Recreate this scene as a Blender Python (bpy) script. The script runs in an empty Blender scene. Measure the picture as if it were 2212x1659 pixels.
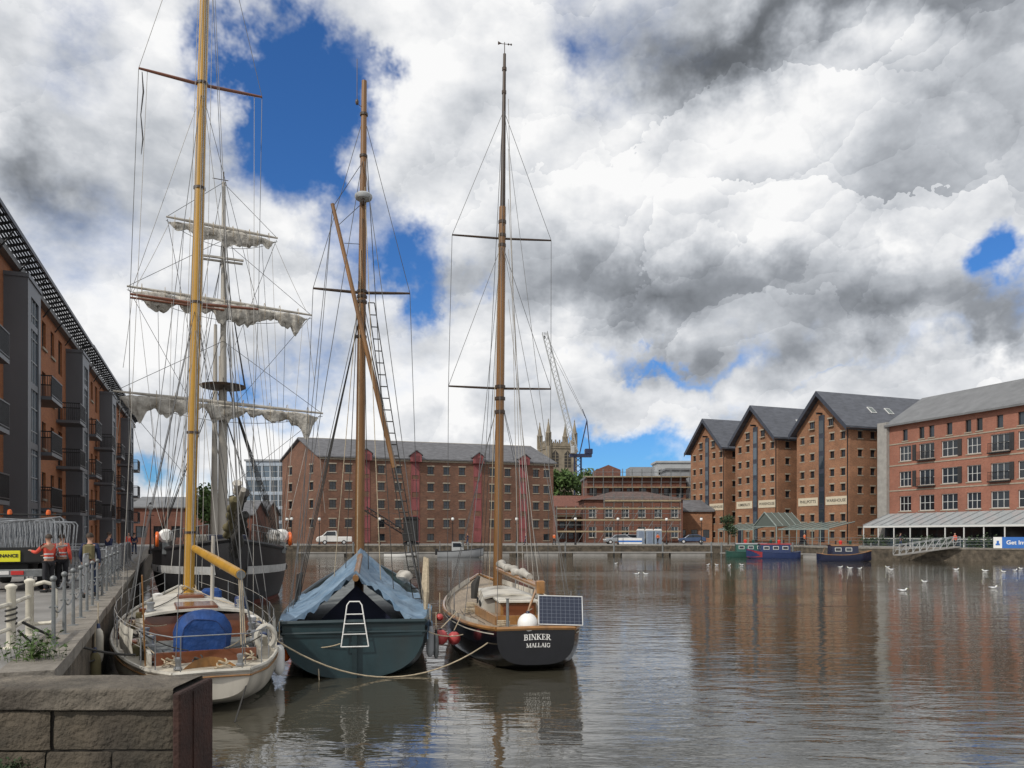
import bpy, bmesh, math, random
from mathutils import Vector, Matrix, noise
random.seed(7)
S=bpy.context.scene; COL=S.collection
S.view_settings.view_transform='Standard'; S.view_settings.look='None'; S.view_settings.exposure=0; S.view_settings.gamma=1
R=math.radians; PI=math.pi
F=1659.0; CX=1106.0; HY=1152.0; CZ=3.0; Q=1.4
def at(px,py,Y): return Vector(((px-CX)/F*Y, Y, CZ+(HY-py)/F*Y))
def XX(px,Y): return (px-CX)/F*Y
def wy(py): return 3.0*F/(py-HY)
# ------------------------------------------------------------ mesh helper
class MB:
    def __init__(s): s.v=[]; s.f=[]
    def add(s,vs,fs,T=None):
        o=len(s.v)
        if T is not None: vs=[T@Vector(v) for v in vs]
        s.v.extend([tuple(v) for v in vs]); s.f.extend([tuple(i+o for i in f) for f in fs]); return s
    def box(s,x0,x1,y0,y1,z0,z1,T=None):
        return s.add([(x0,y0,z0),(x1,y0,z0),(x1,y1,z0),(x0,y1,z0),(x0,y0,z1),(x1,y0,z1),(x1,y1,z1),(x0,y1,z1)],
            [(0,3,2,1),(4,5,6,7),(0,1,5,4),(1,2,6,5),(2,3,7,6),(3,0,4,7)],T)
    def cbox(s,x0,x1,y0,y1,z0,z1,c=.03,T=None):
        # box with chamfered vertical and top edges
        poly=[(x0+c,y0),(x1-c,y0),(x1,y0+c),(x1,y1-c),(x1-c,y1),(x0+c,y1),(x0,y1-c),(x0,y0+c)]
        cx,cy=(x0+x1)/2,(y0+y1)/2
        def sh(p): return (p[0]-math.copysign(c,p[0]-cx),p[1]-math.copysign(c,p[1]-cy))
        vs=[(p[0],p[1],z0) for p in poly]+[(p[0],p[1],z1-c) for p in poly]+[(*sh(p),z1) for p in poly]
        fs=[tuple(range(7,-1,-1)),tuple(range(16,24))]
        for k in (0,8):
            for i in range(8): j=(i+1)%8; fs.append((k+i,k+j,k+8+j,k+8+i))
        return s.add(vs,fs,T)
    def tube(s,pts,r,n=6,T=None,cap=True):
        pts=[Vector(p) for p in pts]
        if T is not None: pts=[T@p for p in pts]
        m=len(pts); rs=r if isinstance(r,(list,tuple)) else [r]*m
        t0=(pts[1]-pts[0]).normalized()
        a=Vector((0,0,1)) if abs(t0.z)<.9 else Vector((1,0,0))
        nn=t0.cross(a).normalized(); vs=[]
        for i in range(m):
            t=(pts[min(i+1,m-1)]-pts[max(i-1,0)])
            t=t.normalized() if t.length>1e-9 else t0
            nn=(nn-t*nn.dot(t)); nn=nn.normalized() if nn.length>1e-6 else t.orthogonal().normalized()
            b=t.cross(nn)
            for k in range(n):
                an=2*PI*k/n; vs.append(pts[i]+(nn*math.cos(an)+b*math.sin(an))*rs[i])
        fs=[]
        for i in range(m-1):
            for k in range(n):
                k2=(k+1)%n; fs.append((i*n+k,i*n+k2,(i+1)*n+k2,(i+1)*n+k))
        if cap: fs.append(tuple(range(n-1,-1,-1))); fs.append(tuple((m-1)*n+k for k in range(n)))
        return s.add(vs,fs)
    def lathe(s,prof,n=12,c=(0,0,0),T=None):
        vs=[];fs=[]
        for (r,z) in prof:
            for k in range(n):
                a=2*PI*k/n; vs.append((c[0]+r*math.cos(a),c[1]+r*math.sin(a),c[2]+z))
        m=len(prof)
        for i in range(m-1):
            for k in range(n):
                k2=(k+1)%n; fs.append((i*n+k,i*n+k2,(i+1)*n+k2,(i+1)*n+k))
        fs.append(tuple(range(n-1,-1,-1))); fs.append(tuple((m-1)*n+k for k in range(n)))
        return s.add(vs,fs,T)
    def ell(s,c,rx,ry,rz,n=12,m=8,T=None):
        vs=[(c[0],c[1],c[2]-rz)]
        for i in range(1,m):
            th=PI*i/m
            for k in range(n):
                a=2*PI*k/n; vs.append((c[0]+rx*math.sin(th)*math.cos(a),c[1]+ry*math.sin(th)*math.sin(a),c[2]-rz*math.cos(th)))
        vs.append((c[0],c[1],c[2]+rz)); fs=[]
        for k in range(n): fs.append((0,1+(k+1)%n,1+k)); fs.append((len(vs)-1,1+(m-2)*n+k,1+(m-2)*n+(k+1)%n))
        for i in range(m-2):
            for k in range(n):
                k2=(k+1)%n; fs.append((1+i*n+k,1+i*n+k2,1+(i+1)*n+k2,1+(i+1)*n+k))
        return s.add(vs,fs,T)
    def extr(s,poly,vec,T=None):
        n=len(poly); vec=Vector(vec); poly=[Vector(p) for p in poly]
        vs=poly+[p+vec for p in poly]
        fs=[tuple(range(n-1,-1,-1)),tuple(range(n,2*n))]
        for i in range(n): j=(i+1)%n; fs.append((i,j,n+j,n+i))
        return s.add(vs,fs,T)
    def grid(s,rows,T=None):
        a=len(rows); b=len(rows[0]); vs=[p for r in rows for p in r]
        fs=[(i*b+j,i*b+j+1,(i+1)*b+j+1,(i+1)*b+j) for i in range(a-1) for j in range(b-1)]
        return s.add(vs,fs,T)
    def mesh(s,name,mat,smooth=False,ang=40):
        me=bpy.data.meshes.new(name); me.from_pydata(s.v,[],s.f)
        bm=bmesh.new(); bm.from_mesh(me); bmesh.ops.recalc_face_normals(bm,faces=bm.faces); bm.to_mesh(me); bm.free()
        me.materials.append(mat)
        if smooth:
            me.polygons.foreach_set('use_smooth',[True]*len(me.polygons)); me.set_sharp_from_angle(angle=R(ang))
        me.update(); return me
    def build(s,name,mat,parent=None,loc=(0,0,0),rz=0,smooth=False,ang=40):
        return ob(name,s.mesh(name,mat,smooth,ang),parent,loc,rz)
def ob(name,me,parent=None,loc=(0,0,0),rz=0):
    o=bpy.data.objects.new(name,me); COL.objects.link(o); o.parent=parent; o.location=loc; o.rotation_euler=(0,0,rz); return o
def tag(o,label,cat,group=None):
    o['label']=label; o['category']=cat
    if group: o['group']=group
    return o
def thing(name,label,cat,loc=(0,0,0),rz=0,group=None):
    return tag(ob(name,None,None,loc,rz),label,cat,group)
def struct(o): o['kind']='structure'; return o
ORD=['first','second','third','fourth','fifth','sixth','seventh','eighth','ninth','tenth','eleventh','twelfth','thirteenth','fourteenth','fifteenth','sixteenth','seventeenth','eighteenth','nineteenth','twentieth']
# ------------------------------------------------------------ materials
def newmat(name):
    m=bpy.data.materials.new(name); m.use_nodes=True; nt=m.node_tree
    return m,nt,nt.nodes['Principled BSDF']
def mat(name,col,rough=.7,metal=0,var=.18,scale=3,bump=0,bs=None,col2=None,coat=0,stretch=(1,1,1),dirt=0):
    m,nt,b=newmat(name); N=nt.nodes; L=nt.links
    tc=N.new('ShaderNodeTexCoord'); mp=N.new('ShaderNodeMapping'); mp.inputs['Scale'].default_value=stretch
    L.new(tc.outputs['Object'],mp.inputs[0])
    n=N.new('ShaderNodeTexNoise'); n.inputs['Scale'].default_value=scale; n.inputs['Detail'].default_value=5; n.inputs['Roughness'].default_value=.62
    L.new(mp.outputs[0],n.inputs['Vector'])
    r=N.new('ShaderNodeValToRGB'); r.color_ramp.elements[0].position=.3; r.color_ramp.elements[1].position=.72
    c2=col2 if col2 else tuple(min(1,c*(1+var)) for c in col); c1=col if col2 else tuple(c*(1-var) for c in col)
    r.color_ramp.elements[0].color=(*c1,1); r.color_ramp.elements[1].color=(*c2,1)
    L.new(n.outputs['Fac'],r.inputs[0]); out=r.outputs[0]
    if dirt:
        n3=N.new('ShaderNodeTexNoise'); n3.inputs['Scale'].default_value=scale*.35; n3.inputs['Detail'].default_value=7
        mp3=N.new('ShaderNodeMapping'); mp3.inputs['Scale'].default_value=(3,3,.6); L.new(tc.outputs['Object'],mp3.inputs[0]); L.new(mp3.outputs[0],n3.inputs['Vector'])
        r3=N.new('ShaderNodeMapRange'); r3.inputs[1].default_value=.45; r3.inputs[2].default_value=.75; r3.inputs[3].default_value=0; r3.inputs[4].default_value=dirt
        L.new(n3.outputs['Fac'],r3.inputs[0])
        mx=N.new('ShaderNodeMixRGB'); mx.inputs[2].default_value=(.05,.04,.03,1); L.new(r3.outputs[0],mx.inputs[0]); L.new(out,mx.inputs[1]); out=mx.outputs[0]
    L.new(out,b.inputs['Base Color'])
    b.inputs['Roughness'].default_value=rough; b.inputs['Metallic'].default_value=metal
    if coat: b.inputs['Coat Weight'].default_value=coat; b.inputs['Coat Roughness'].default_value=.08
    if bump:
        n2=N.new('ShaderNodeTexNoise'); n2.inputs['Scale'].default_value=bs or scale*4; n2.inputs['Detail'].default_value=4; L.new(mp.outputs[0],n2.inputs['Vector'])
        bp=N.new('ShaderNodeBump'); bp.inputs['Strength'].default_value=bump; bp.inputs['Distance'].default_value=.05
        L.new(n2.outputs['Fac'],bp.inputs['Height']); L.new(bp.outputs[0],b.inputs['Normal'])
    return m
def brick(name,c1,c2,mortar,sc=1.0,var=.5,row=.08,bw=.24,big=.25):
    m,nt,b=newmat(name); N=nt.nodes; L=nt.links
    tc=N.new('ShaderNodeTexCoord'); sp=N.new('ShaderNodeSeparateXYZ'); L.new(tc.outputs['Object'],sp.inputs[0])
    ad=N.new('ShaderNodeMath'); ad.operation='SUBTRACT'; L.new(sp.outputs[0],ad.inputs[0]); L.new(sp.outputs[1],ad.inputs[1])
    cb=N.new('ShaderNodeCombineXYZ'); L.new(ad.outputs[0],cb.inputs[0]); L.new(sp.outputs[2],cb.inputs[1])
    t=N.new('ShaderNodeTexBrick'); t.inputs['Scale'].default_value=sc; t.inputs['Color1'].default_value=(*c1,1); t.inputs['Color2'].default_value=(*c2,1)
    t.inputs['Mortar'].default_value=(*mortar,1); t.inputs['Mortar Size'].default_value=.01; t.inputs['Row Height'].default_value=row; t.inputs['Brick Width'].default_value=bw
    L.new(cb.outputs[0],t.inputs['Vector'])
    n=N.new('ShaderNodeTexNoise'); n.inputs['Scale'].default_value=big; n.inputs['Detail'].default_value=8; n.inputs['Roughness'].default_value=.72; L.new(tc.outputs['Object'],n.inputs['Vector'])
    mr=N.new('ShaderNodeMapRange'); mr.inputs[1].default_value=.25; mr.inputs[2].default_value=.75; mr.inputs[3].default_value=1-var; mr.inputs[4].default_value=1+var*.6; L.new(n.outputs['Fac'],mr.inputs[0])
    mx=N.new('ShaderNodeMixRGB'); mx.blend_type='MULTIPLY'; mx.inputs[0].default_value=1; L.new(t.outputs['Color'],mx.inputs[1]); L.new(mr.outputs[0],mx.inputs[2])
    L.new(mx.outputs[0],b.inputs['Base Color']); b.inputs['Roughness'].default_value=.9
    return m
def glass(name,col=(.015,.02,.026),rough=.06,spec=.6,var=.6):
    m,nt,b=newmat(name); N=nt.nodes; L=nt.links
    oi=N.new('ShaderNodeObjectInfo'); r=N.new('ShaderNodeValToRGB')
    r.color_ramp.elements[0].color=(*[c*(1-var) for c in col],1); r.color_ramp.elements[1].color=(*[c*(1+2*var) for c in col],1)
    L.new(oi.outputs['Random'],r.inputs[0]); L.new(r.outputs[0],b.inputs['Base Color'])
    b.inputs['Roughness'].default_value=rough; b.inputs['Specular IOR Level'].default_value=spec
    return m
Mt={}
Mt['brick_north']=brick('brick_north',(.21,.09,.054),(.12,.051,.036),(.18,.13,.09),var=.55)
Mt['brick_ware']=brick('brick_ware',(.36,.155,.075),(.22,.092,.05),(.25,.175,.11),var=.5)
Mt['brick_right']=brick('brick_right',(.34,.118,.075),(.265,.086,.055),(.26,.18,.13),var=.35)
Mt['brick_left']=brick('brick_left',(.38,.128,.042),(.29,.088,.034),(.25,.155,.09),var=.3)
Mt['brick_site']=brick('brick_site',(.20,.068,.042),(.14,.046,.032),(.17,.11,.08),var=.45)
Mt['slate']=mat('slate',(.115,.115,.122),.6,var=.35,scale=1.2,bump=.3,stretch=(1,1,4))
Mt['slate_dark']=mat('slate_dark',(.07,.075,.09),.5,var=.4,scale=.8,stretch=(1,1,4))
Mt['zinc']=mat('zinc',(.15,.152,.155),.5,var=.2,scale=.7)
Mt['greyclad']=mat('greyclad',(.095,.10,.11),.45,var=.14,scale=.5,stretch=(1,1,.3))
Mt['greylight']=mat('greylight',(.26,.27,.28),.5,var=.12,scale=.6)
Mt['greymid']=mat('greymid',(.38,.39,.39),.5,var=.12,scale=.6)
Mt['stone']=mat('stone',(.26,.22,.16),.9,var=.35,scale=.6,bump=.3)
Mt['stonewall']=mat('stonewall',(.03,.025,.018),.9,scale=1.9,col2=(.16,.13,.095),bump=1.,bs=9,dirt=.5)
Mt['mortar']=mat('mortar',(.018,.015,.011),.95)
Mt['coping']=mat('coping',(.13,.115,.095),.9,scale=2.2,col2=(.27,.245,.21),bump=.6,bs=12)
Mt['paving']=mat('paving',(.15,.145,.135),.85,scale=.8,col2=(.26,.25,.235),bump=.25,bs=6)
Mt['rust']=mat('rust',(.020,.010,.008),.9,scale=3,col2=(.055,.022,.015),bump=.6,bs=20)
Mt['blackmetal']=mat('blackmetal',(.015,.015,.017),.4,metal=.3)
Mt['galv']=mat('galv',(.27,.28,.29),.42,metal=.5,var=.3,scale=8)
Mt['dullgalv']=mat('dullgalv',(.20,.21,.21),.5,metal=.4,var=.25,scale=8)
Mt['white']=mat('white',(.74,.73,.70),.45,var=.08,scale=2)
Mt['whitedirty']=mat('whitedirty',(.56,.53,.46),.5,var=.14,scale=1.8,dirt=.7)
Mt['whitehull']=mat('whitehull',(.52,.48,.41),.4,var=.16,scale=1.3,dirt=.75)
Mt['cream']=mat('cream',(.64,.60,.50),.55,var=.12,scale=5,dirt=.5)
Mt['creamsign']=mat('creamsign',(.55,.48,.36),.7,var=.06)
Mt['winwhite']=mat('winwhite',(.62,.62,.60),.5,var=.06)
Mt['windark']=mat('windark',(.03,.028,.028),.5)
Mt['sill']=mat('sill',(.31,.265,.205),.85,var=.2)
Mt['pane']=glass('pane'); Mt['paneblue']=glass('paneblue',(.05,.07,.09),.04,.9)
Mt['glassroof']=glass('glassroof',(.10,.12,.11),.15,.5,.1)
Mt['redwood']=mat('redwood',(.235,.065,.066),.6,var=.3,scale=1.5,stretch=(1,1,.3))
Mt['darkblue']=mat('darkblue',(.025,.03,.045),.35,var=.3)
Mt['mastyellow']=mat('mastyellow',(.42,.225,.022),.42,var=.25,scale=2,coat=.15,stretch=(1,1,.15))
Mt['mastbrown']=mat('mastbrown',(.185,.088,.026),.45,var=.45,scale=2,coat=.15,stretch=(1,1,.12))
Mt['mastpale']=mat('mastpale',(.40,.37,.32),.6,var=.2,scale=2,stretch=(1,1,.2),dirt=.4)
Mt['mastdark']=mat('mastdark',(.05,.03,.018),.4,var=.4,scale=2)
Mt['mahog']=mat('mahog',(.16,.052,.022),.28,var=.3,scale=3,coat=.5,stretch=(.3,1,2))
Mt['varnish']=mat('varnish',(.30,.145,.045),.3,var=.3,scale=4,coat=.4,dirt=.3)
Mt['teak']=mat('teak',(.29,.23,.165),.7,var=.25,scale=6,stretch=(4,.4,1),dirt=.2)
Mt['deckcream']=mat('deckcream',(.50,.455,.37),.75,var=.16,scale=2.4,dirt=.6)
Mt['deckgrey']=mat('deckgrey',(.13,.14,.14),.8,var=.3)
Mt['hullgreen']=mat('hullgreen',(.017,.039,.045),.35,var=.25,scale=1.5,dirt=.25)
Mt['hulldark']=mat('hulldark',(.010,.025,.029),.4,var=.25)
Mt['hullblack']=mat('hullblack',(.005,.005,.007),.16,var=.4,coat=.35)
Mt['shipblack']=mat('shipblack',(.012,.012,.014),.55,var=.5,scale=1)
Mt['tarp']=mat('tarp',(.085,.155,.24),.7,scale=1.6,col2=(.22,.31,.40),bump=.9,bs=4,dirt=.25)
Mt['navy']=mat('navy',(.008,.011,.03),.8,var=.3)
Mt['bluecover']=mat('bluecover',(.006,.045,.18),.7,var=.4,scale=2.5,bump=.7,bs=6)
Mt['canvas']=mat('canvas',(.24,.22,.19),.9,scale=2.8,col2=(.58,.55,.49),bump=.9,bs=7)
Mt['rope']=mat('rope',(.40,.33,.23),.9,var=.25,scale=20)
Mt['ropedark']=mat('ropedark',(.035,.033,.03),.8,var=.3)
Mt['wire']=mat('wire',(.09,.09,.09),.4,metal=.4)
Mt['wirelight']=mat('wirelight',(.33,.31,.28),.6)
Mt['red']=mat('red',(.55,.03,.025),.4,var=.15)
Mt['redball']=mat('redball',(.46,.06,.06),.35,var=.15,dirt=.2)
Mt['orange']=mat('orange',(.70,.13,.02),.4,var=.12)
Mt['yellow']=mat('yellow',(.75,.72,.02),.4,var=.05)
Mt['black']=mat('black',(.012,.012,.012),.6)
Mt['tyre']=mat('tyre',(.015,.015,.015),.85)
Mt['skin']=mat('skin',(.45,.25,.17),.6,var=.08)
Mt['hair']=mat('hair',(.04,.025,.015),.7,var=.3)
Mt['denim']=mat('denim',(.03,.05,.10),.9,var=.2)
Mt['trouser']=mat('trouser',(.018,.018,.022),.9,var=.2)
Mt['jacketblue']=mat('jacketblue',(.012,.02,.06),.8,var=.2)
Mt['hivis']=mat('hivis',(.62,.075,.045),.7,var=.15,scale=6)
Mt['khaki']=mat('khaki',(.14,.12,.06),.9,var=.2)
Mt['silver']=mat('silver',(.55,.55,.55),.4)
Mt['leaf']=mat('leaf',(.025,.055,.012),.8,scale=1.2,col2=(.085,.14,.028))
Mt['leafdark']=mat('leafdark',(.015,.034,.012),.8,scale=1.2,col2=(.045,.075,.026))
Mt['bark']=mat('bark',(.08,.06,.04),.9,var=.3)
Mt['cathedral']=mat('cathedral',(.22,.185,.135),.9,var=.35,scale=.25,bump=.2)
Mt['cathdark']=mat('cathdark',(.04,.036,.032),.9)
Mt['scaff']=mat('scaff',(.34,.27,.17),.8,var=.25,scale=2)
Mt['concrete']=mat('concrete',(.24,.23,.215),.85,var=.2,scale=1)
Mt['craneblue']=mat('craneblue',(.014,.022,.06),.4)
Mt['gullwhite']=mat('gullwhite',(.78,.78,.76),.7,var=.04)
Mt['gullgrey']=mat('gullgrey',(.35,.37,.4),.7,var=.1)
Mt['boatblue']=mat('boatblue',(.02,.035,.10),.3,var=.15)
Mt['boatgreen']=mat('boatgreen',(.018,.065,.05),.3,var=.15)
Mt['boatred']=mat('boatred',(.26,.025,.03),.3,var=.15)
Mt['boatnavy']=mat('boatnavy',(.012,.016,.04),.25,var=.2)
Mt['carsilver']=mat('carsilver',(.4,.42,.44),.25,metal=.6,var=.05,coat=.5)
Mt['carblue']=mat('carblue',(.03,.06,.13),.25,var=.05,coat=.5)
Mt['lampglass']=mat('lampglass',(.75,.75,.72),.2,var=.03)
Mt['bannerblue']=mat('bannerblue',(.03,.14,.45),.5,var=.06)
def solarmat():
    m,nt,b=newmat('solar'); N=nt.nodes; L=nt.links
    tc=N.new('ShaderNodeTexCoord'); sp=N.new('ShaderNodeSeparateXYZ'); L.new(tc.outputs['Object'],sp.inputs[0])
    outs=[]
    for i,st in ((0,.1),(2,.082)):
        a=N.new('ShaderNodeMath'); a.operation='DIVIDE'; L.new(sp.outputs[i],a.inputs[0]); a.inputs[1].default_value=st
        f=N.new('ShaderNodeMath'); f.operation='FRACT'; L.new(a.outputs[0],f.inputs[0])
        g=N.new('ShaderNodeMath'); g.operation='LESS_THAN'; L.new(f.outputs[0],g.inputs[0]); g.inputs[1].default_value=.06; outs.append(g.outputs[0])
    mxm=N.new('ShaderNodeMath'); mxm.operation='MAXIMUM'; L.new(outs[0],mxm.inputs[0]); L.new(outs[1],mxm.inputs[1])
    mx=N.new('ShaderNodeMixRGB'); mx.inputs[1].default_value=(.018,.024,.045,1); mx.inputs[2].default_value=(.14,.16,.2,1); L.new(mxm.outputs[0],mx.inputs[0])
    L.new(mx.outputs[0],b.inputs['Base Color']); b.inputs['Roughness'].default_value=.15; return m
Mt['solar']=solarmat()
def watermat():
    m,nt,b=newmat('water'); N=nt.nodes; L=nt.links
    tc=N.new('ShaderNodeTexCoord')
    def nz(sx,sy,scale,det,rough=.55,dist=0):
        mp=N.new('ShaderNodeMapping'); mp.inputs['Scale'].default_value=(sx,sy,1); mp.inputs['Rotation'].default_value=(0,0,R(8)); L.new(tc.outputs['Object'],mp.inputs[0])
        n=N.new('ShaderNodeTexNoise'); n.inputs['Scale'].default_value=scale; n.inputs['Detail'].default_value=det; n.inputs['Roughness'].default_value=rough; n.inputs['Distortion'].default_value=dist
        L.new(mp.outputs[0],n.inputs['Vector']); return n.outputs['Fac']
    a=nz(.5,1.5,1.5,2,.5,.5); c=nz(.7,1.9,5.,2); d=nz(.10,.22,.55,2)
    mr=N.new('ShaderNodeMapRange'); mr.inputs[1].default_value=.4; mr.inputs[2].default_value=.62; mr.inputs[3].default_value=.4; mr.inputs[4].default_value=1.; L.new(d,mr.inputs[0])
    m1=N.new('ShaderNodeMath'); m1.operation='MULTIPLY'; L.new(c,m1.inputs[0]); m1.inputs[1].default_value=.22
    ad=N.new('ShaderNodeMath'); ad.operation='ADD'; L.new(a,ad.inputs[0]); L.new(m1.outputs[0],ad.inputs[1])
    ml=N.new('ShaderNodeMath'); ml.operation='MULTIPLY'; L.new(ad.outputs[0],ml.inputs[0]); L.new(mr.outputs[0],ml.inputs[1])
    bp=N.new('ShaderNodeBump'); bp.inputs['Strength'].default_value=.6; bp.inputs['Distance'].default_value=.045
    L.new(ml.outputs[0],bp.inputs['Height']); L.new(bp.outputs[0],b.inputs['Normal'])
    b.inputs['Base Color'].default_value=(.055,.050,.035,1); b.inputs['Roughness'].default_value=.01; b.inputs['IOR'].default_value=2.5
    return m
Mt['water']=watermat()
# ------------------------------------------------------------ text and skin meshes (made first)
def realise(o,name,mat_):
    dg=bpy.context.evaluated_depsgraph_get(); me=bpy.data.meshes.new_from_object(o.evaluated_get(dg)); me.name=name
    me.materials.clear(); me.materials.append(mat_); bpy.data.objects.remove(o); return me
def text_mesh(txt,size,mat_,bold=0.0):
    cu=bpy.data.curves.new('lettering','FONT'); cu.body=txt; cu.size=size; cu.align_x='CENTER'; cu.align_y='CENTER'; cu.extrude=.004; cu.offset=bold
    o=bpy.data.objects.new('lettering',cu); COL.objects.link(o); me=realise(o,'lettering',mat_)
    for v in me.vertices: x,y,z=v.co; v.co=(x,-z,y)
    return me
TX={}
for k,(t,s,mm,bo) in dict(phil=('PHILLPOTTS',.62,'black',.006),kim=('KIMBERLEY',.62,'black',.006),herb=('HERBERT',.62,'black',.006),ware=('WAREHOUSE',.62,'black',.006),
        maint=('MAINTENANCE',.122,'black',.004),get=('Get Involved',.6,'white',.012)).items(): TX[k]=text_mesh(t,s,Mt[mm],bo)
def stem(x,w=.17): return [([(x,0),(x,1)],w),([(x-.17,.03),(x+.17,.03)],.07),([(x-.17,.97),(x+.17,.97)],.07)]
SERIF={'B':(.84,stem(.18)+[([(.18,.97),(.45,.97)],.07),([(.18,.52),(.46,.52)],.07),([(.18,.03),(.48,.03)],.07),([(.44,.95),(.58,.88),(.6,.74),(.57,.6),(.44,.53)],.14),([(.46,.51),(.63,.42),(.67,.27),(.62,.12),(.46,.05)],.14)]),
 'I':(.44,stem(.2)),'N':(1.0,stem(.18,.08)+stem(.8,.08)+[([(.16,.98),(.82,0)],.17)]),
 'K':(.92,stem(.18)+[([(.24,.42),(.7,.98)],.08),([(.36,.56),(.74,.02)],.16),([(.6,.03),(.9,.03)],.07),([(.56,.97),(.84,.97)],.07)]),
 'E':(.78,stem(.18)+[([(.18,.97),(.62,.97)],.07),([(.18,.5),(.5,.5)],.07),([(.18,.03),(.66,.03)],.07),([(.62,.99),(.62,.76)],.06),([(.66,.01),(.66,.26)],.06),([(.5,.62),(.5,.38)],.06)]),
 'R':(.9,stem(.18)+[([(.18,.97),(.46,.97)],.07),([(.18,.48),(.46,.48)],.07),([(.44,.95),(.6,.87),(.63,.72),(.59,.57),(.44,.49)],.14),([(.4,.5),(.74,.02)],.16),([(.66,.03),(.9,.03)],.07)]),
 'M':(1.2,stem(.16,.09)+stem(1.0,.17)+[([(.14,.98),(.56,.06)],.16),([(.56,.06),(.98,.98)],.08)]),
 'A':(.92,[([(.14,.02),(.46,1)],.09),([(.44,1),(.8,.02)],.16),([(.24,.34),(.68,.34)],.07),([(.0,.03),(.28,.03)],.07),([(.64,.03),(.95,.03)],.07)]),
 'L':(.76,stem(.18)+[([(.18,.03),(.64,.03)],.07),([(.64,.01),(.64,.28)],.06)]),
 'G':(.98,[([(.8,.76),(.66,.95),(.42,.98),(.2,.82),(.12,.5),(.2,.18),(.42,.03),(.66,.06),(.78,.18)],.14),([(.78,.06),(.78,.42)],.15),([(.62,.42),(.92,.42)],.07),([(.82,.98),(.82,.72)],.06)])}
def serif_word(word,h,arc,m_):
    tot=sum(SERIF[c][0] for c in word); m=MB(); x=-tot/2; dep=0
    for c in word:
        adv,st=SERIF[c]
        for pts,w in st:
            for (ax,ay),(bx,by) in zip(pts[:-1],pts[1:]):
                d=Vector((bx-ax,by-ay)).normalized(); n=Vector((-d.y,d.x))*w/2; a=Vector((ax+x,ay-.5))-d*.02; b=Vector((bx+x,by-.5))+d*.02; dep=(dep+1)%9
                q=[a+n,b+n,b-n,a-n]; P=[(p.x*h,-.003-.0006*dep,(p.y-arc*p.x*p.x)*h) for p in q]; m.extr(P,(0,.005,0))
        x+=adv
    return m.mesh('lettering',m_)
TX['binker']=serif_word('BINKER',.122,.022,Mt['white']); TX['mallaig']=serif_word('MALLAIG',.088,.012,Mt['white'])
def skin_mesh(name,J,E,mat_,root,sub=1,grow=0):
    ks=list(J); bm=bmesh.new(); lay=bm.verts.layers.skin.verify(); vs=[bm.verts.new(J[k][0]) for k in ks]
    for v,k in zip(vs,ks):
        r=J[k][1]; r=r if isinstance(r,tuple) else (r,r); v[lay].radius=(r[0]+grow,r[1]+grow); v[lay].use_root=(k==root)
    for a,b in E: bm.edges.new((vs[ks.index(a)],vs[ks.index(b)]))
    me=bpy.data.meshes.new(name); bm.to_mesh(me); bm.free(); o=bpy.data.objects.new(name,me); COL.objects.link(o)
    o.modifiers.new('Skin','SKIN').use_smooth_shade=True; ss=o.modifiers.new('Sub','SUBSURF'); ss.levels=sub; ss.render_levels=sub
    return realise(o,name,mat_)
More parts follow.
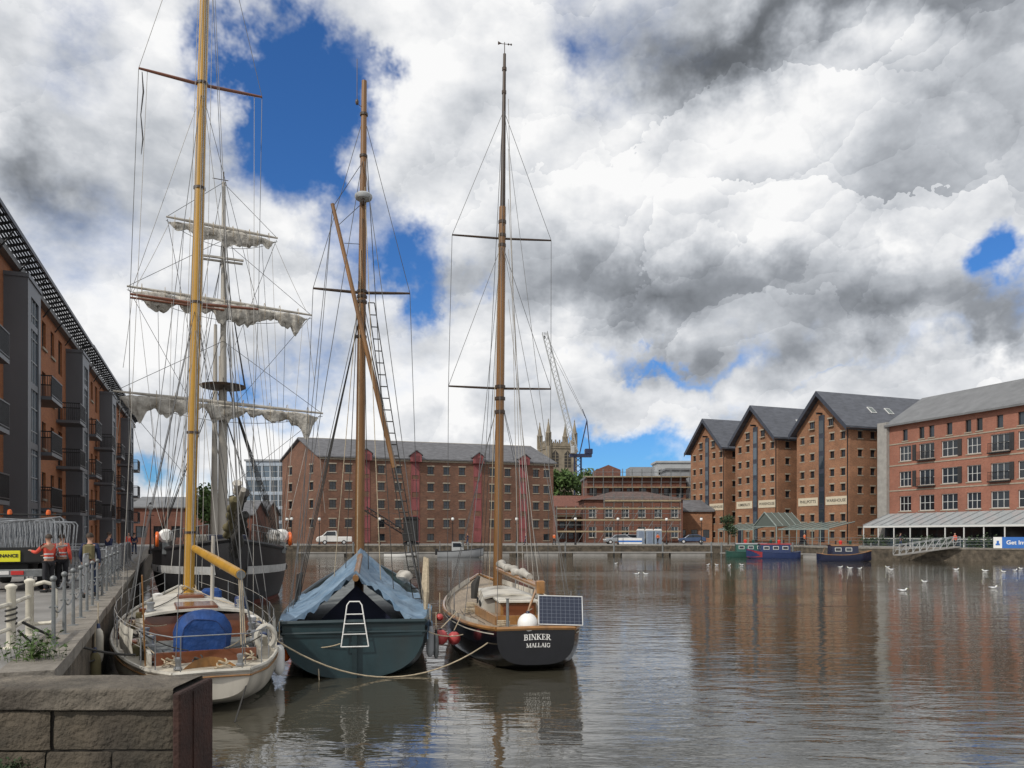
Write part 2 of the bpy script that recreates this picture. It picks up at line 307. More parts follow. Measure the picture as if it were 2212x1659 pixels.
def person_meshes(pose,top,legs,hairm=None):
    J={}
    def j(k,x,y,z,r): J[k]=((x,y,z),r)
    j('pel',0,0,.95,(.13,.095)); j('spi',0,.0,1.14,(.115,.085)); j('che',0,.01,1.34,(.145,.10)); j('nec',0,.01,1.49,.052); j('jaw',0,-.02,1.57,.06); j('hea',0,-.005,1.66,(.075,.092)); j('top',0,.01,1.735,.055); j('nos',0,-.112,1.635,.012)
    E=[('pel','spi'),('spi','che'),('che','nec'),('nec','jaw'),('jaw','hea'),('hea','top'),('hea','nos')]
    for s,sg in (('l',-1),('r',1)):
        j('ear'+s,sg*.086,.01,1.64,.014); E.append(('hea','ear'+s))
        j('sho'+s,sg*.168,.01,1.42,.053)
        e,w=pose.get('arm'+s,((.23,.03,1.14),(.23,-.08,.92)))
        j('elb'+s,sg*e[0],e[1],e[2],.041); j('wri'+s,sg*w[0],w[1],w[2],.029)
        d=(Vector((sg*w[0],w[1],w[2]))-Vector((sg*e[0],e[1],e[2]))).normalized(); sd=Vector((0,-1,0)) if abs(d.y)<.8 else Vector((1,0,0))
        W=Vector((sg*w[0],w[1],w[2])); p=W+d*.08; j('pal'+s,*p,(.022,.036))
        E+=[('che','sho'+s),('sho'+s,'elb'+s),('elb'+s,'wri'+s),('wri'+s,'pal'+s)]
        for q in range(4):
            a=p+sd*(q-1.5)*.02+d*.045; b=p+sd*(q-1.5)*.022+d*(.085-.008*abs(q-1.3))+Vector((-sg*.015,0,0)); j(f'f{q}{s}',*a,.009); j(f'g{q}{s}',*b,.008); E+=[('pal'+s,f'f{q}{s}'),(f'f{q}{s}',f'g{q}{s}')]
        a=W+d*.05+sd*.045; b=W+d*.09+sd*.055; j('t0'+s,*a,.011); j('t1'+s,*b,.009); E+=[('pal'+s,'t0'+s),('t0'+s,'t1'+s)]
        k,n=pose.get('leg'+s,((.11,-.02,.5),(.115,.03,.09)))
        j('hip'+s,sg*.09,0,.88,.082); j('kne'+s,sg*k[0],k[1],k[2],.057); j('ank'+s,sg*n[0],n[1],n[2],.042); j('toe'+s,sg*(n[0]+.01),n[1]-.17,.04,(.045,.035))
        E+=[('pel','hip'+s),('hip'+s,'kne'+s),('kne'+s,'ank'+s),('ank'+s,'toe'+s)]
    body=skin_mesh('person',J,E,Mt['skin'],'pel',2)
    def sub(keys,grow,name,m,root): 
        return skin_mesh(name,{k:J[k] for k in J if k in keys},[e for e in E if e[0] in keys and e[1] in keys],m,root,2,grow)
    jk=sub({'pel','spi','che','shol','elbl','wril','shor','elbr','wrir'},.016,'jacket',top,'pel')
    tr=sub({'pel','hipl','knel','ankl','hipr','kner','ankr'},.014,'trousers',legs,'pel')
    sh=MB()
    for s in 'lr':
        a=Vector(J['ank'+s][0]); t=Vector(J['toe'+s][0]); a.z=.06; sh.tube([a+Vector((0,.07,0)),a+Vector((0,.04,.0)),(a+t)/2,t,t+Vector((0,-.05,-.005))],[.03,.058,.056,.05,.025],8)
    hr=MB(); 
    rows=[]
    for i in range(6):
        th=PI*.5*i/5*1.12; rows.append([(.096*math.sin(th)*math.cos(a),.012+.11*math.sin(th)*math.sin(a),1.655+.113*math.cos(th)) for a in [R(-20+220*k/14) for k in range(15)]])
    hr.grid(rows)
    return dict(person=body,jacket=jk,trousers=tr,shoes=sh.mesh('shoes',Mt['tyre'],True),hair=hr.mesh('hair',hairm or Mt['hair'],True))
def place_person(pm,label,loc,rz,group=None,extra=None,sc=.95):
    o=ob('person',pm['person'],None,loc,rz); tag(o,label,'person',group); o.scale=(sc,sc,sc)
    for k in ('jacket','trousers','shoes','hair'): ob(k,pm[k],o)
    if extra:
        for n,mm in extra: ob(n,mm,o)
    return o
walk={'legl':((.10,-.12,.5),(.11,-.16,.10)),'legr':((.10,.03,.5),(.11,.22,.12)),'arml':((.23,.10,1.16),(.23,.06,.92)),'armr':((.23,-.02,1.15),(.22,-.2,.96))}
reach={'armr':((.25,-.2,1.2),(.22,-.42,1.25)),'arml':((.25,-.12,1.16),(.2,-.35,1.12))}
PM_hv=person_meshes(reach,Mt['hivis'],Mt['trouser']); PM_hv2=person_meshes({},Mt['hivis'],Mt['trouser'])
PM_blue=person_meshes(walk,Mt['jacketblue'],Mt['denim'])
PM_or=person_meshes(walk,Mt['orange'],Mt['trouser'])
# ------------------------------------------------------------ world
SUN=Vector((-.55,-.62,.72)).normalized(); sel=math.asin(SUN.z); srot=math.atan2(SUN.x,SUN.y)
W=bpy.data.worlds.new("World"); S.world=W; W.use_nodes=True; nt=W.node_tree; N=nt.nodes; L=nt.links
W.cycles.sampling_method='NONE'
bg=N['Background']; sky=N.new('ShaderNodeTexSky'); sky.sky_type='NISHITA'; sky.sun_disc=False; sky.sun_elevation=sel; sky.sun_rotation=srot; sky.ozone_density=2.5; sky.dust_density=.6
def M_(op,a,b=None,c=None,clamp=False):
    n=N.new('ShaderNodeMath'); n.operation=op; n.use_clamp=clamp
    for i,x in enumerate((a,b,c)):
        if x is None: continue
        if isinstance(x,(int,float)): n.inputs[i].default_value=x
        else: L.new(x,n.inputs[i])
    return n.outputs[0]
def V_(op,*args,out=0):
    n=N.new('ShaderNodeVectorMath'); n.operation=op
    for i,x in enumerate(args):
        if isinstance(x,(tuple,list)): n.inputs[i].default_value=x
        elif isinstance(x,(int,float)): n.inputs['Scale'].default_value=x
        else: L.new(x,n.inputs[i])
    return n.outputs[out]
tc=N.new('ShaderNodeTexCoord'); D=tc.outputs['Generated']; sp=N.new('ShaderNodeSeparateXYZ'); L.new(D,sp.inputs[0])
dx,dy,dz=sp.outputs
wn=N.new('ShaderNodeTexNoise'); wn.inputs['Scale'].default_value=5.; wn.inputs['Detail'].default_value=6; wn.inputs['Roughness'].default_value=.62; L.new(D,wn.inputs['Vector'])
wc=V_('SUBTRACT',wn.outputs['Color'],(.5,.5,.5))
cmb=N.new('ShaderNodeCombineXYZ'); L.new(M_('ARCTAN2',dx,dy),cmb.inputs[0]); L.new(M_('ARCSINE',dz),cmb.inputs[1])
AE=V_('MULTIPLY_ADD',wc,(.36,.27,0),cmb.outputs[0])
def gsum(lst,base):
    acc=base
    for (px,py,sx,sy,amp) in lst:
        a0=math.atan((px-CX)/F); e0=math.atan((HY-py)/F*math.cos(a0)); sa=2*sx/F*math.cos(a0)**1.5; se=2*sy/F*math.cos(a0)
        g=N.new('ShaderNodeTexGradient'); g.gradient_type='QUADRATIC_SPHERE'
        v=V_('MULTIPLY_ADD',AE,(1/sa,1/se,0),(-a0/sa,-e0/se,0)); L.new(v,g.inputs[0]); acc=M_('MULTIPLY_ADD',g.outputs['Fac'],amp*1.25,acc)
    return acc
def nzs(scale,det,off=(0,0,0),rough=.6):
    v=V_('MULTIPLY_ADD',D,(1,1,1.5),off); n=N.new('ShaderNodeTexNoise'); n.inputs['Scale'].default_value=scale; n.inputs['Detail'].default_value=det; n.inputs['Roughness'].default_value=rough; L.new(v,n.inputs['Vector']); return n.outputs['Fac']
def puff(scale,warp):
    v=V_('MULTIPLY_ADD',wc,(warp,warp,warp),V_('MULTIPLY',D,(1,1,1.35))); n=N.new('ShaderNodeTexVoronoi'); n.feature='F1'; n.inputs['Scale'].default_value=scale; L.new(v,n.inputs['Vector'])
    return V_('DOT_PRODUCT',V_('SUBTRACT',v,n.outputs['Position']),(-.3*scale,-.1*scale,.95*scale),out='Value')
fb=nzs(3.4,9,rough=.6)
cover=gsum([(690,120,150,110,-1.1),(600,250,100,150,-.85),(850,110,80,55,-.5),(680,400,100,130,-.65),(860,570,150,95,-.95),(960,650,110,55,-.45),(2170,570,110,90,-1.3),(1430,750,240,30,-.65),
  (1340,935,190,40,-1.0),(330,1010,140,60,-.9),(1310,125,110,70,-.4),(560,830,170,80,-.5),(1450,1000,240,32,-.8),(1750,812,280,22,-.35),(180,120,150,120,-.3),
  (1080,940,150,34,.6),(270,770,90,60,.4),(1650,430,520,260,.5),(1130,260,190,150,.35)],.82)
dens=M_('MULTIPLY_ADD',M_('SUBTRACT',fb,.5),2.0,cover)
mr=N.new('ShaderNodeMapRange'); mr.interpolation_type='SMOOTHSTEP'; mr.inputs[1].default_value=.08; mr.inputs[2].default_value=.78; L.new(dens,mr.inputs[0]); alpha=mr.outputs[0]
f1=nzs(5.,6,rough=.55); f2=nzs(5.,6,(.02,0,-.05),rough=.55)
pm=gsum([(1650,450,520,320,.75),(950,940,300,60,.5)],.22)
rel=M_('MULTIPLY_ADD',M_('MULTIPLY_ADD',puff(14.,.14),.10,M_('MULTIPLY',puff(5.5,.22),.22)),pm,M_('MULTIPLY',M_('SUBTRACT',f1,f2),1.15))
shade=gsum([(1830,0,440,85,-.66),(1620,80,130,50,-.18),(2060,60,170,65,-.26),(2210,240,130,170,-.28),(40,340,120,95,-.34),(1370,665,310,85,-.36),(1890,705,310,85,-.40),(1620,600,330,75,-.16),(2120,740,160,50,-.2),
  (1920,460,190,130,-.14),(300,480,220,300,-.03),(1150,560,160,110,-.11),(2000,350,120,90,-.08),
  (1690,320,140,80,.12),(1250,290,240,140,.06),(1430,420,140,70,.1),(1020,935,160,45,.18),(270,755,90,70,.16),(830,240,100,80,.1),(1900,545,140,35,.15),(2150,790,90,30,.16)],.875)
sh=M_('ADD',shade,rel,clamp=True)
cr=N.new('ShaderNodeValToRGB'); e=cr.color_ramp.elements; e[0].position=0.; e[0].color=(.09,.098,.11,1); e[1].position=1.; e[1].color=(1.,1.,1.,1)
for p,c in ((.25,(.155,.168,.187,1)),(.5,(.31,.332,.366,1)),(.7,(.545,.572,.612,1)),(.85,(.78,.797,.825,1))):
    x=e.new(p); x.color=c
L.new(sh,cr.inputs[0])
cm=V_('MULTIPLY',cr.outputs[0],(9.6,9.6,9.6))
sm=V_('MULTIPLY',sky.outputs[0],(.38,.76,1.22))
fx=N.new('ShaderNodeMixRGB'); L.new(alpha,fx.inputs[0]); L.new(sm,fx.inputs[1]); L.new(cm,fx.inputs[2])
L.new(fx.outputs[0],bg.inputs['Color']); bg.inputs['Strength'].default_value=.1
sl=bpy.data.lights.new('sun','SUN'); sl.energy=2.7; sl.angle=R(1.2); sl.color=(1,.95,.87); so=bpy.data.objects.new('sun',sl); COL.objects.link(so); so.rotation_euler=(-SUN).to_track_quat('-Z','Y').to_euler()
cam=bpy.data.cameras.new('camera'); cam.lens=27; cam.sensor_width=36; cam.shift_y=323/2212; cam.clip_end=8000; cam.clip_start=.1
co=bpy.data.objects.new('camera',cam); COL.objects.link(co); co.location=(0,0,CZ); co.rotation_euler=(R(90),0,0); S.camera=co
# ------------------------------------------------------------ ground, water, quays
def EDGE(Y): return -10-0.452*(Y-19.2)
struct(MB().add([(-300,-60,0),(300,-60,0),(300,140,0),(-300,140,0)],[(0,1,2,3)]).build('water',Mt['water']))
g=MB()
g.add([(-2500,8.9,Q),(-5.35,8.9,Q),(-6.0,10.4,Q),(-10,19.2,Q),(EDGE(106),106,Q),(-2500,106,Q)],[tuple(range(6))])
g.add([(-2500,106,Q),(EDGE(106),106,Q),(33,106,Q),(2500,106,Q),(2500,4000,Q),(-2500,4000,Q)],[tuple(range(6))])
g.add([(33,106,Q),(40,88,Q),(48,85,Q),(58,80.5,Q),(90,66,Q),(2500,66,Q),(2500,106,Q)],[tuple(range(7))])
struct(g.build('ground',Mt['paving']))
def quaywall(pts,label):
    t=thing('quay_wall',label,'wall'); w=MB(); c=MB()
    for a,b in zip(pts[:-1],pts[1:]):
        a=Vector((*a,0)); b=Vector((*b,0)); d=(b-a); Ln=d.length; d.normalize(); nrm=Vector((d.y,-d.x,0))
        w.extr([a-nrm*.4+Vector((0,0,-1)),b-nrm*.4+Vector((0,0,-1)),b-nrm*.4+Vector((0,0,Q-.16)),a-nrm*.4+Vector((0,0,Q-.16))],nrm*.38)
        n=max(1,int(Ln/1.3)); 
        for i in range(n):
            p=a+d*(Ln*i/n+.008); q=a+d*(Ln*(i+1)/n-.008); h=Q+.012+random.uniform(0,.014); o=.05+random.uniform(-.012,.012)
            c.extr([p-nrm*.55+Vector((0,0,Q-.155)),q-nrm*.55+Vector((0,0,Q-.155)),q-nrm*.55+Vector((0,0,h)),p-nrm*.55+Vector((0,0,h))],nrm*(.55+o))
    w.build('wall',Mt['stonewall'],t); c.build('coping',Mt['coping'],t); return t
quaywall([(-5.35,8.9),(-6.0,10.4),(-10,19.2),(EDGE(106),106)],'weathered stone quay wall below the left walkway beside the white yacht')
quaywall([(EDGE(106),106),(33,106)],'long low stone quay wall across the far side of the basin')
quaywall([(33,106),(40,88),(48,85),(58,80.5),(90,66)],'stone quay wall below the glazed terrace on the right')
# foreground block: squared, mortared stones under flat coping
t=thing('stone_pier','worn brown stone pier end in the bottom left foreground','wall',(0,0,0))
zr=[(1.15,1.385),(.72,1.14),(.30,.71),(-.15,.29),(-.9,-.16)]
sb=MB(); cp=MB(); rnd=random.Random(5)
for ri,(z0,z1) in enumerate(zr):
    xs=[-3.535]
    while xs[-1]>-12.5: xs.append(xs[-1]-rnd.uniform(1.5,2.6) if ri==0 else xs[-1]-rnd.uniform(.5,1.35))
    xs=xs[::-1]
    for a,b in zip(xs[:-1],xs[1:]):
        f=8.05+rnd.uniform(-.02,.02)-(.05 if ri==0 else 0)
        n=max(3,int((b-a)/.05)); m=8; rws=[]
        prof=[(z0+.002,.025),(z0+.014,.004)]+[(z0+.014+(z1-z0-.028)*k/m,0) for k in range(1,m)]+[(z1-.014,.004),(z1-.002,.025)]
        if ri==0: prof=prof[:-2]+[(z1-.018,.004),(z1-.004,.02),(z1,.08),(z1+.003,.3),(z1+.002,.5),(z1-.002,.76),(z1-.1,.8)]
        for (z,y) in prof:
            rw=[]
            for i in range(n+1):
                x=a+.007+(b-a-.014)*i/n; e_=.022 if i in (0,n) else 0
                nn=noise.noise(Vector((x*1.3,z*1.9+ri*7,y*3)))*.008+noise.noise(Vector((x*6,z*7,y*7+3)))*.016+noise.noise(Vector((x*15,z*16,y*9)))*.014+noise.noise(Vector((x*31,z*33,y*9)))*.007
                rw.append((x,f+y+e_-nn*(1 if y<.05 else .2),z+(nn*.4 if y>=.05 else 0)))
            rws.append(rw)
        (cp if ri==0 else sb).grid(rws)
pierm=mat('pierstone',(.020,.018,.013),.9,scale=1.2,col2=(.125,.10,.07),bump=1.,bs=16,dirt=.7)
sb.build('stone_face',pierm,t,smooth=True,ang=35); cp.build('capstone',mat('capstone',(.035,.031,.025),.9,scale=1.7,col2=(.20,.172,.135),bump=1.,bs=14,dirt=.65),t,smooth=True,ang=45)
MB().box(-12.5,-3.53,8.085,8.82,-1,1.33).build('mortar_core',Mt['mortar'],t)
rp=MB(); rp.cbox(-3.53,-3.45,7.98,8.86,-1,1.34,.015); rp.build('corner_plate',Mt['rust'],t)
MB().box(-3.449,-3.435,8.3,8.33,-1,1.3).build('weld_seam',Mt['rust'],t)
# weeds
def weed(name,label,loc,n,h,spread,m):
    w=MB()
    for i in range(n):
        a=random.uniform(0,2*PI); r=random.uniform(0,spread); x,y=r*math.cos(a)*1.6,r*math.sin(a); hh=h*random.uniform(.4,1.1); lx,ly=random.uniform(-.5,.5)*hh,random.uniform(-.4,.4)*hh
        for k in range(4):
            z=hh*(k+.6)/4; bx,by=x+lx*(z/hh)**1.5,y+ly*(z/hh)**1.5; b=random.uniform(0,2*PI); s=.035*random.uniform(.6,1.6)*(h/.3)**.5
            d=Vector((math.cos(b),math.sin(b),.5)).normalized()*s*1.8; p=Vector((math.sin(b),-math.cos(b),.2))*s*.5; c=Vector((bx,by,z))
            w.add([c,c+d*.5+p,c+d,c+d*.5-p],[(0,1,2,3)])
        w.tube([(x,y,0),(x+lx*.35,y+ly*.35,hh*.5),(x+lx,y+ly,hh)],[.004,.003,.002],3)
    o=w.build(name,m,None,loc); return tag(o,label,'plant')
weed('weed','green weeds sprouting beside the quay edge behind the stone pier',(-6.05,9.7,Q),60,.36,.28,Mt['leaf'])
weed('weed','mossy weed clump on the lower left face of the stone pier',(-5.22,7.97,.42),70,.26,.2,Mt['leafdark'])
# ------------------------------------------------------------ facades
def wall_grid(mb,Ln,z0,z1,rects,dep,T):
    xs=sorted({0,Ln}|{r[0] for r in rects}|{r[1] for r in rects}); zs=sorted({z0,z1}|{r[2] for r in rects}|{r[3] for r in rects})
    for i in range(len(xs)-1):
        for j in range(len(zs)-1):
            cx=(xs[i]+xs[i+1])/2; cz=(zs[j]+zs[j+1])/2
            if any(r[0]<cx<r[1] and r[2]<cz<r[3] for r in rects): continue
            mb.add([(xs[i],0,zs[j]),(xs[i+1],0,zs[j]),(xs[i+1],0,zs[j+1]),(xs[i],0,zs[j+1])],[(0,1,2,3)],T)
    for (a,b,c,d) in rects:
        mb.add([(a,0,c),(b,0,c),(b,dep,c),(a,dep,c),(a,0,d),(b,0,d),(b,dep,d),(a,dep,d)],[(0,1,2,3),(4,5,6,7),(0,3,7,4),(1,2,6,5)],T)
WM={}
def win_mesh(w,h,nx,ny,fm,pm,fr=.06,sill=None,lintel=False):
    key=(round(w,2),round(h,2),nx,ny,fm,pm,fr,sill,lintel)
    if key in WM: return WM[key]
    f=MB(); f.box(-w/2,-w/2+fr,-.04,.02,0,h); f.box(w/2-fr,w/2,-.04,.02,0,h); f.box(-w/2+fr,w/2-fr,-.04,.02,0,fr); f.box(-w/2+fr,w/2-fr,-.04,.02,h-fr,h)
    for i in range(1,nx): x=-w/2+w*i/nx; f.box(x-fr*.35,x+fr*.35,-.034,.015,fr,h-fr)
    for i in range(1,ny): z=h*i/ny; f.box(-w/2+fr,w/2-fr,-.03,.012,z-fr*.35,z+fr*.35)
    p=MB(); p.add([(-w/2,.03,0),(w/2,.03,0),(w/2,.03,h),(-w/2,.03,h)],[(0,1,2,3)])
    s=l=None
    if sill:
        s=MB().box(-w/2-.12,w/2+.12,-.26,.0,-.14,-.004).mesh('sill',Mt[sill])
        if lintel: l=MB().box(-w/2-.12,w/2+.12,-.24,-.0,h+.004,h+.2).mesh('lintel',Mt[sill])
    WM[key]=(f.mesh('window',Mt[fm]),p.mesh('pane',Mt[pm]),s,l); return WM[key]
def put_win(root,wm,loc,rz):
    o=ob('window',wm[0],root,loc,rz); ob('pane',wm[1],o)
    if wm[2]: ob('sill',wm[2],o)
    if wm[3]: ob('lintel',wm[3],o)
    return o
def facade(mb,root,P,ang,Ln,z0,z1,wins,dep=.2):
    """wins: list (u_center, z_bottom, w, h, nx, ny, frame, pane, sill, lintel); P local to root"""
    T=Matrix.Translation((P[0],P[1],0))@Matrix.Rotation(ang,4,'Z')
    wall_grid(mb,Ln,z0,z1,[(w[0]-w[2]/2,w[0]+w[2]/2,w[1],w[1]+w[3]) for w in wins],dep,T)
    for w in wins:
        wm=win_mesh(w[2],w[3],w[4],w[5],w[6],w[7],.07,w[8],w[9]); l=T@Vector((w[0],dep-.03,w[1])); put_win(root,wm,l,ang)
    return T
# --- north warehouse
A=Vector((-29.4,118,0)); e1=Vector((36.4,12,0)); e2=Vector((-8.3,8,0))
nw=thing('brick_warehouse','long dark red brick warehouse with grey slate roof and red loading bays','building',(A.x,A.y,Q))
an=math.atan2(e1.y,e1.x); L1=e1.length; zE=14.9-Q; zR=18-Q
wb=MB(); wins=[]
cols=[1.8,4.2,9.3,12.0,17.2,19.8,22.4,27.6,30.2,35.2,37.1]
for zc in (11.7,9.0,6.2,3.2):
    for u in cols: wins.append((u,zc-.62,1.0,1.25,2,2,'windark','pane','sill',True))
for u in cols[::2]: wins.append((u,.45,1.1,1.1,2,1,'windark','pane','sill',False))
T=facade(wb,nw,(0,0),an,L1,0,zE,wins,.22)
a2=math.atan2(-e2.y,-e2.x); L2=e2.length; wins=[]
for zc in (11.7,9.0,6.2,3.2):
    for u in (2.6,8.9): wins.append((u,zc-.62,1.0,1.25,2,2,'windark','pane','sill',True))
facade(wb,nw,(e2.x,e2.y),a2,L2,0,zE,wins,.22)
wb.add([(0,0,zE),(e2.x,e2.y,zE),(e2.x/2,e2.y/2,zR)],[(0,1,2)]); C_=e1+e2
wb.add([(e1.x,e1.y,0),(C_.x,C_.y,0),(C_.x,C_.y,zE),(e1.x+e2.x/2,e1.y+e2.y/2,zR),(e1.x,e1.y,zE)],[(0,1,2,3,4)])
wb.add([(e2.x,e2.y,0),(C_.x,C_.y,0),(C_.x,C_.y,zE),(e2.x,e2.y,zE)],[(0,1,2,3)])
wb.build('wall',Mt['brick_north'],nw)
rf=MB(); d1=e1.normalized()*.5; n1=Vector((e1.y,-e1.x,0)).normalized()*.45; up=Vector((0,0,.2))
r0=e2/2-d1+Vector((0,0,zR+.05)); r1=e1+e2/2+d1+Vector((0,0,zR+.05)); q0=n1-d1+Vector((0,0,zE-.15)); q1=e1+n1+d1+Vector((0,0,zE-.15)); b0=e2-n1-d1+Vector((0,0,zE-.15)); b1=e1+e2-n1+d1+Vector((0,0,zE-.15))
rf.extr([q0,q1,r1,r0],up); rf.extr([r0,r1,b1,b0],up); rfo=rf.build('roof',Mt['slate'],nw)
MB().extr([r0+Vector((0,0,.2)),r1+Vector((0,0,.2)),r1+Vector((0,.25,.28)),r0+Vector((0,.25,.28))],(0,.25,-.05)).build('ridge_cap',Mt['stone'],rfo)
co_=MB(); co_.box(0,L1,-.16,-.003,zE-.45,zE-.12,T); co_.build('cornice',Mt['sill'],nw)
shm=mat('shutter',(.13,.032,.034),.6)
for u in (6.86,14.7,25.,32.9):
    m=MB(); m.box(u-.66,u-.56,-.08,-.003,.2,zE-.5,T); m.box(u+.56,u+.66,-.08,-.003,.2,zE-.5,T)
    for k,zb in enumerate((.2,2.4,5.3,8.2,10.9)):
        m.box(u-.55,u+.55,-.05,-.003,zb,zb+1.9,T); m.box(u-.02,u+.02,-.07,-.052,zb+.05,zb+1.85,T)
        for kk in (-.28,.28): m.box(u+kk-.01,u+kk+.01,-.06,-.051,zb+.05,zb+1.85,T)
        m.box(u-.55,u+.55,-.1,-.003,zb+1.92,zb+2.05,T)
    m.build('loading_bay',Mt['redwood'],nw)
    h=MB(); h.extr([(u-.85,-1.0,zE-.5),(u+.85,-1.0,zE-.5),(u+.85,-1.0,zE+.6),(u,-1.0,zE+1.2),(u-.85,-1.0,zE+.6)],(0,2.2,0),T); ho=h.build('hoist_housing',Mt['redwood'],nw)
    h=MB(); h.extr([(u-1.05,-1.2,zE+.45),(u,-1.2,zE+1.25),(u,-1.2,zE+1.4),(u-1.05,-1.2,zE+.6)],(0,3.2,0),T); h.extr([(u+1.05,-1.2,zE+.45),(u,-1.2,zE+1.25),(u,-1.2,zE+1.4),(u+1.05,-1.2,zE+.6)],(0,3.2,0),T); h.build('hood',Mt['slate'],ho)
    MB().box(u-.5,u+.5,-1.04,-1.005,zE-.4,zE+.45,T).build('shutter',shm,ho)
# --- three right warehouses
dR=Vector((.35,-.94,0)).normalized(); aR=math.atan2(dR.y,dR.x)
def warehouse(C,label,name_l,hw=5.3,D=22):
    root=thing('brick_warehouse',label,'building',(C[0],C[1],Q),aR,'three gabled warehouses on the right quay')
    zE=18.3-Q; zA=23.5-Q; w=MB(); wins=[]
    for zc in (15.6,13.0,10.4,8.2,3.9,1.4):
        for u in (1.2,3.3,7.3,9.4): wins.append((u,zc-.5,.85,1.0,2,1,'windark','pane','sill',True))
    facade(w,root,(-hw,0),0,2*hw,0,zE,wins,.25)
    sw=[]
    for zc in (15.6,13.0,10.4,7.8,4.9,1.9):
        for u in (2.,4.3,6.6,8.9): sw.append((u,zc-.5,.85,1.0,2,1,'windark','pane','sill',True))
    facade(w,root,(hw,0),PI/2,D,0,zE,sw,.25)
    w.add([(-hw,0,zE),(hw,0,zE),(0,0,zA)],[(0,1,2)]); w.add([(-hw,D,0),(hw,D,0),(hw,D,zE),(0,D,zA),(-hw,D,zE)],[(0,1,2,3,4)]); w.add([(-hw,0,0),(-hw,D,0),(-hw,D,zE),(-hw,0,zE)],[(0,1,2,3)])
    w.build('wall',Mt['brick_ware'],root)
    for s in (-1,1):
        put_win(root,win_mesh(.85,1.,2,1,'windark','pane',.07,'sill',True),(s*1.9,-.06,17.2),0)
    sl_=(zA-zE)/hw; ro=None
    r=MB()
    for s in (-1,1):
        r.extr([(0,-1.1,zA+.12),(s*(hw+.6),-1.1,zE-.6*sl_+.12),(s*(hw+.6),-1.1,zE-.6*sl_+.4),(0,-1.1,zA+.4)],(0,D+1.3,0))
    ro=r.build('roof',Mt['slate_dark'],root)
    b=MB()
    for s in (-1,1): b.extr([(0,-1.15,zA-.3),(s*(hw+.6),-1.15,zE-.6*sl_-.3),(s*(hw+.6),-1.15,zE-.6*sl_+.42),(0,-1.15,zA+.42)],(0,.045,0))
    b.build('bargeboard',Mt['darkblue'],ro)
    g=MB(); g.box(hw+.55,hw+.75,-1.,D,zE-.75,zE-.58); g.build('gutter',Mt['blackmetal'],ro)
    for yy in (6.5,9.8):
        T=Matrix.Translation((hw*.55,yy,zA+.42-hw*.55*sl_))@Matrix.Rotation(math.atan(sl_),4,'Y')
        k=MB().box(-.7,.7,-.5,.5,-.01,.08,T).build('skylight',Mt['winwhite'],ro); MB().box(-.6,.6,-.4,.4,.082,.09,T).build('pane',Mt['glassroof'],k)
    s=MB(); s.box(-.55,.55,-.1,-.003,.4,19.); 
    so_=s.build('loading_strip',Mt['darkblue'],root); pn=MB()
    for k in range(7): pn.box(-.42,.42,-.13,-.104,.7+k*2.6,2.6+k*2.6)
    pn.build('glazing',Mt['paneblue'],so_)
    MB().box(-.12,.12,-1.0,-.0,19.1,19.35).build('hoist_beam',Mt['blackmetal'],root)
    for sx,tx in ((-1,name_l),(1,TX['ware'])):
        p=MB().box(sx*2.85-2.05,sx*2.85+2.05,-.07,-.003,5.75,6.95).build('name_board',Mt['creamsign'],root); ob('lettering',tx,p,(sx*2.85,-.076,6.35))
    MB().tube([(hw-.25,-.1,.2),(hw-.25,-.1,zE-.4)],.07).build('downpipe',Mt['blackmetal'],root)
    MB().box(-4.6,-3.2,-.05,-.003,0,2.3).build('door',Mt['darkblue'],root)
    return root
warehouse((35.6,140),'farthest gabled brick warehouse, left of its two twins on the right quay',TX['herb'])
warehouse((39.8,125.5),'middle gabled brick warehouse between its two twins on the right quay',TX['kim'])
warehouse((45.6,113),'nearest and largest of three gabled brick warehouses, lettered Phillpotts Warehouse',TX['phil'])
# --- right apartment block
rb=thing('apartment_block','red brick apartment block with white windows above a glazed terrace at right edge','building',(51.6,105,Q),aR)
w=MB(); wins=[]; Lr=44; us=[2.6+3.35*i for i in range(13)]
for i,u in enumerate(us):
    for zb in (11.3,7.9,4.6): wins.append((u,zb,2.3 if i%3 else 1.9,2.0,3,2,'winwhite','pane','sill',False))
    for k in ((-.75,.75) if i%2 else (0,)): wins.append((u+k,14.0,.8,1.5,1,1,'windark','pane','sill',False))
facade(w,rb,(0,0),0,Lr,0,16.3,wins,.22)
w.add([(0,0,0),(0,13,0),(0,13,16.3),(0,6.3,20.2),(0,0,16.3)],[(0,1,2,3,4)]); w.add([(Lr,0,0),(Lr,13,0),(Lr,13,16.3),(Lr,6.3,20.2),(Lr,0,16.3)],[(0,1,2,3,4)]); w.build('wall',Mt['brick_right'],rb)
r=MB(); r.extr([(-.3,-.7,16.1),(-.3,6.3,20.3),(-.3,6.3,20.55),(-.3,-.7,16.35)],(Lr+.6,0,0)); r.extr([(-.3,13.5,16.1),(-.3,6.3,20.3),(-.3,6.3,20.55),(-.3,13.5,16.35)],(Lr+.6,0,0)); r.build('roof',Mt['zinc'],rb)
MB().box(-1.6,-.02,-.5,3,0,16.8).build('stair_pier',mat('stair_pier',(.25,.24,.225),.85,scale=1.6,col2=(.36,.345,.315)),rb)
for z in (10.7,7.3,4.0,13.6): MB().box(0,Lr,-.06,-.003,z,z+.16).build('string_course',Mt['sill'],rb)
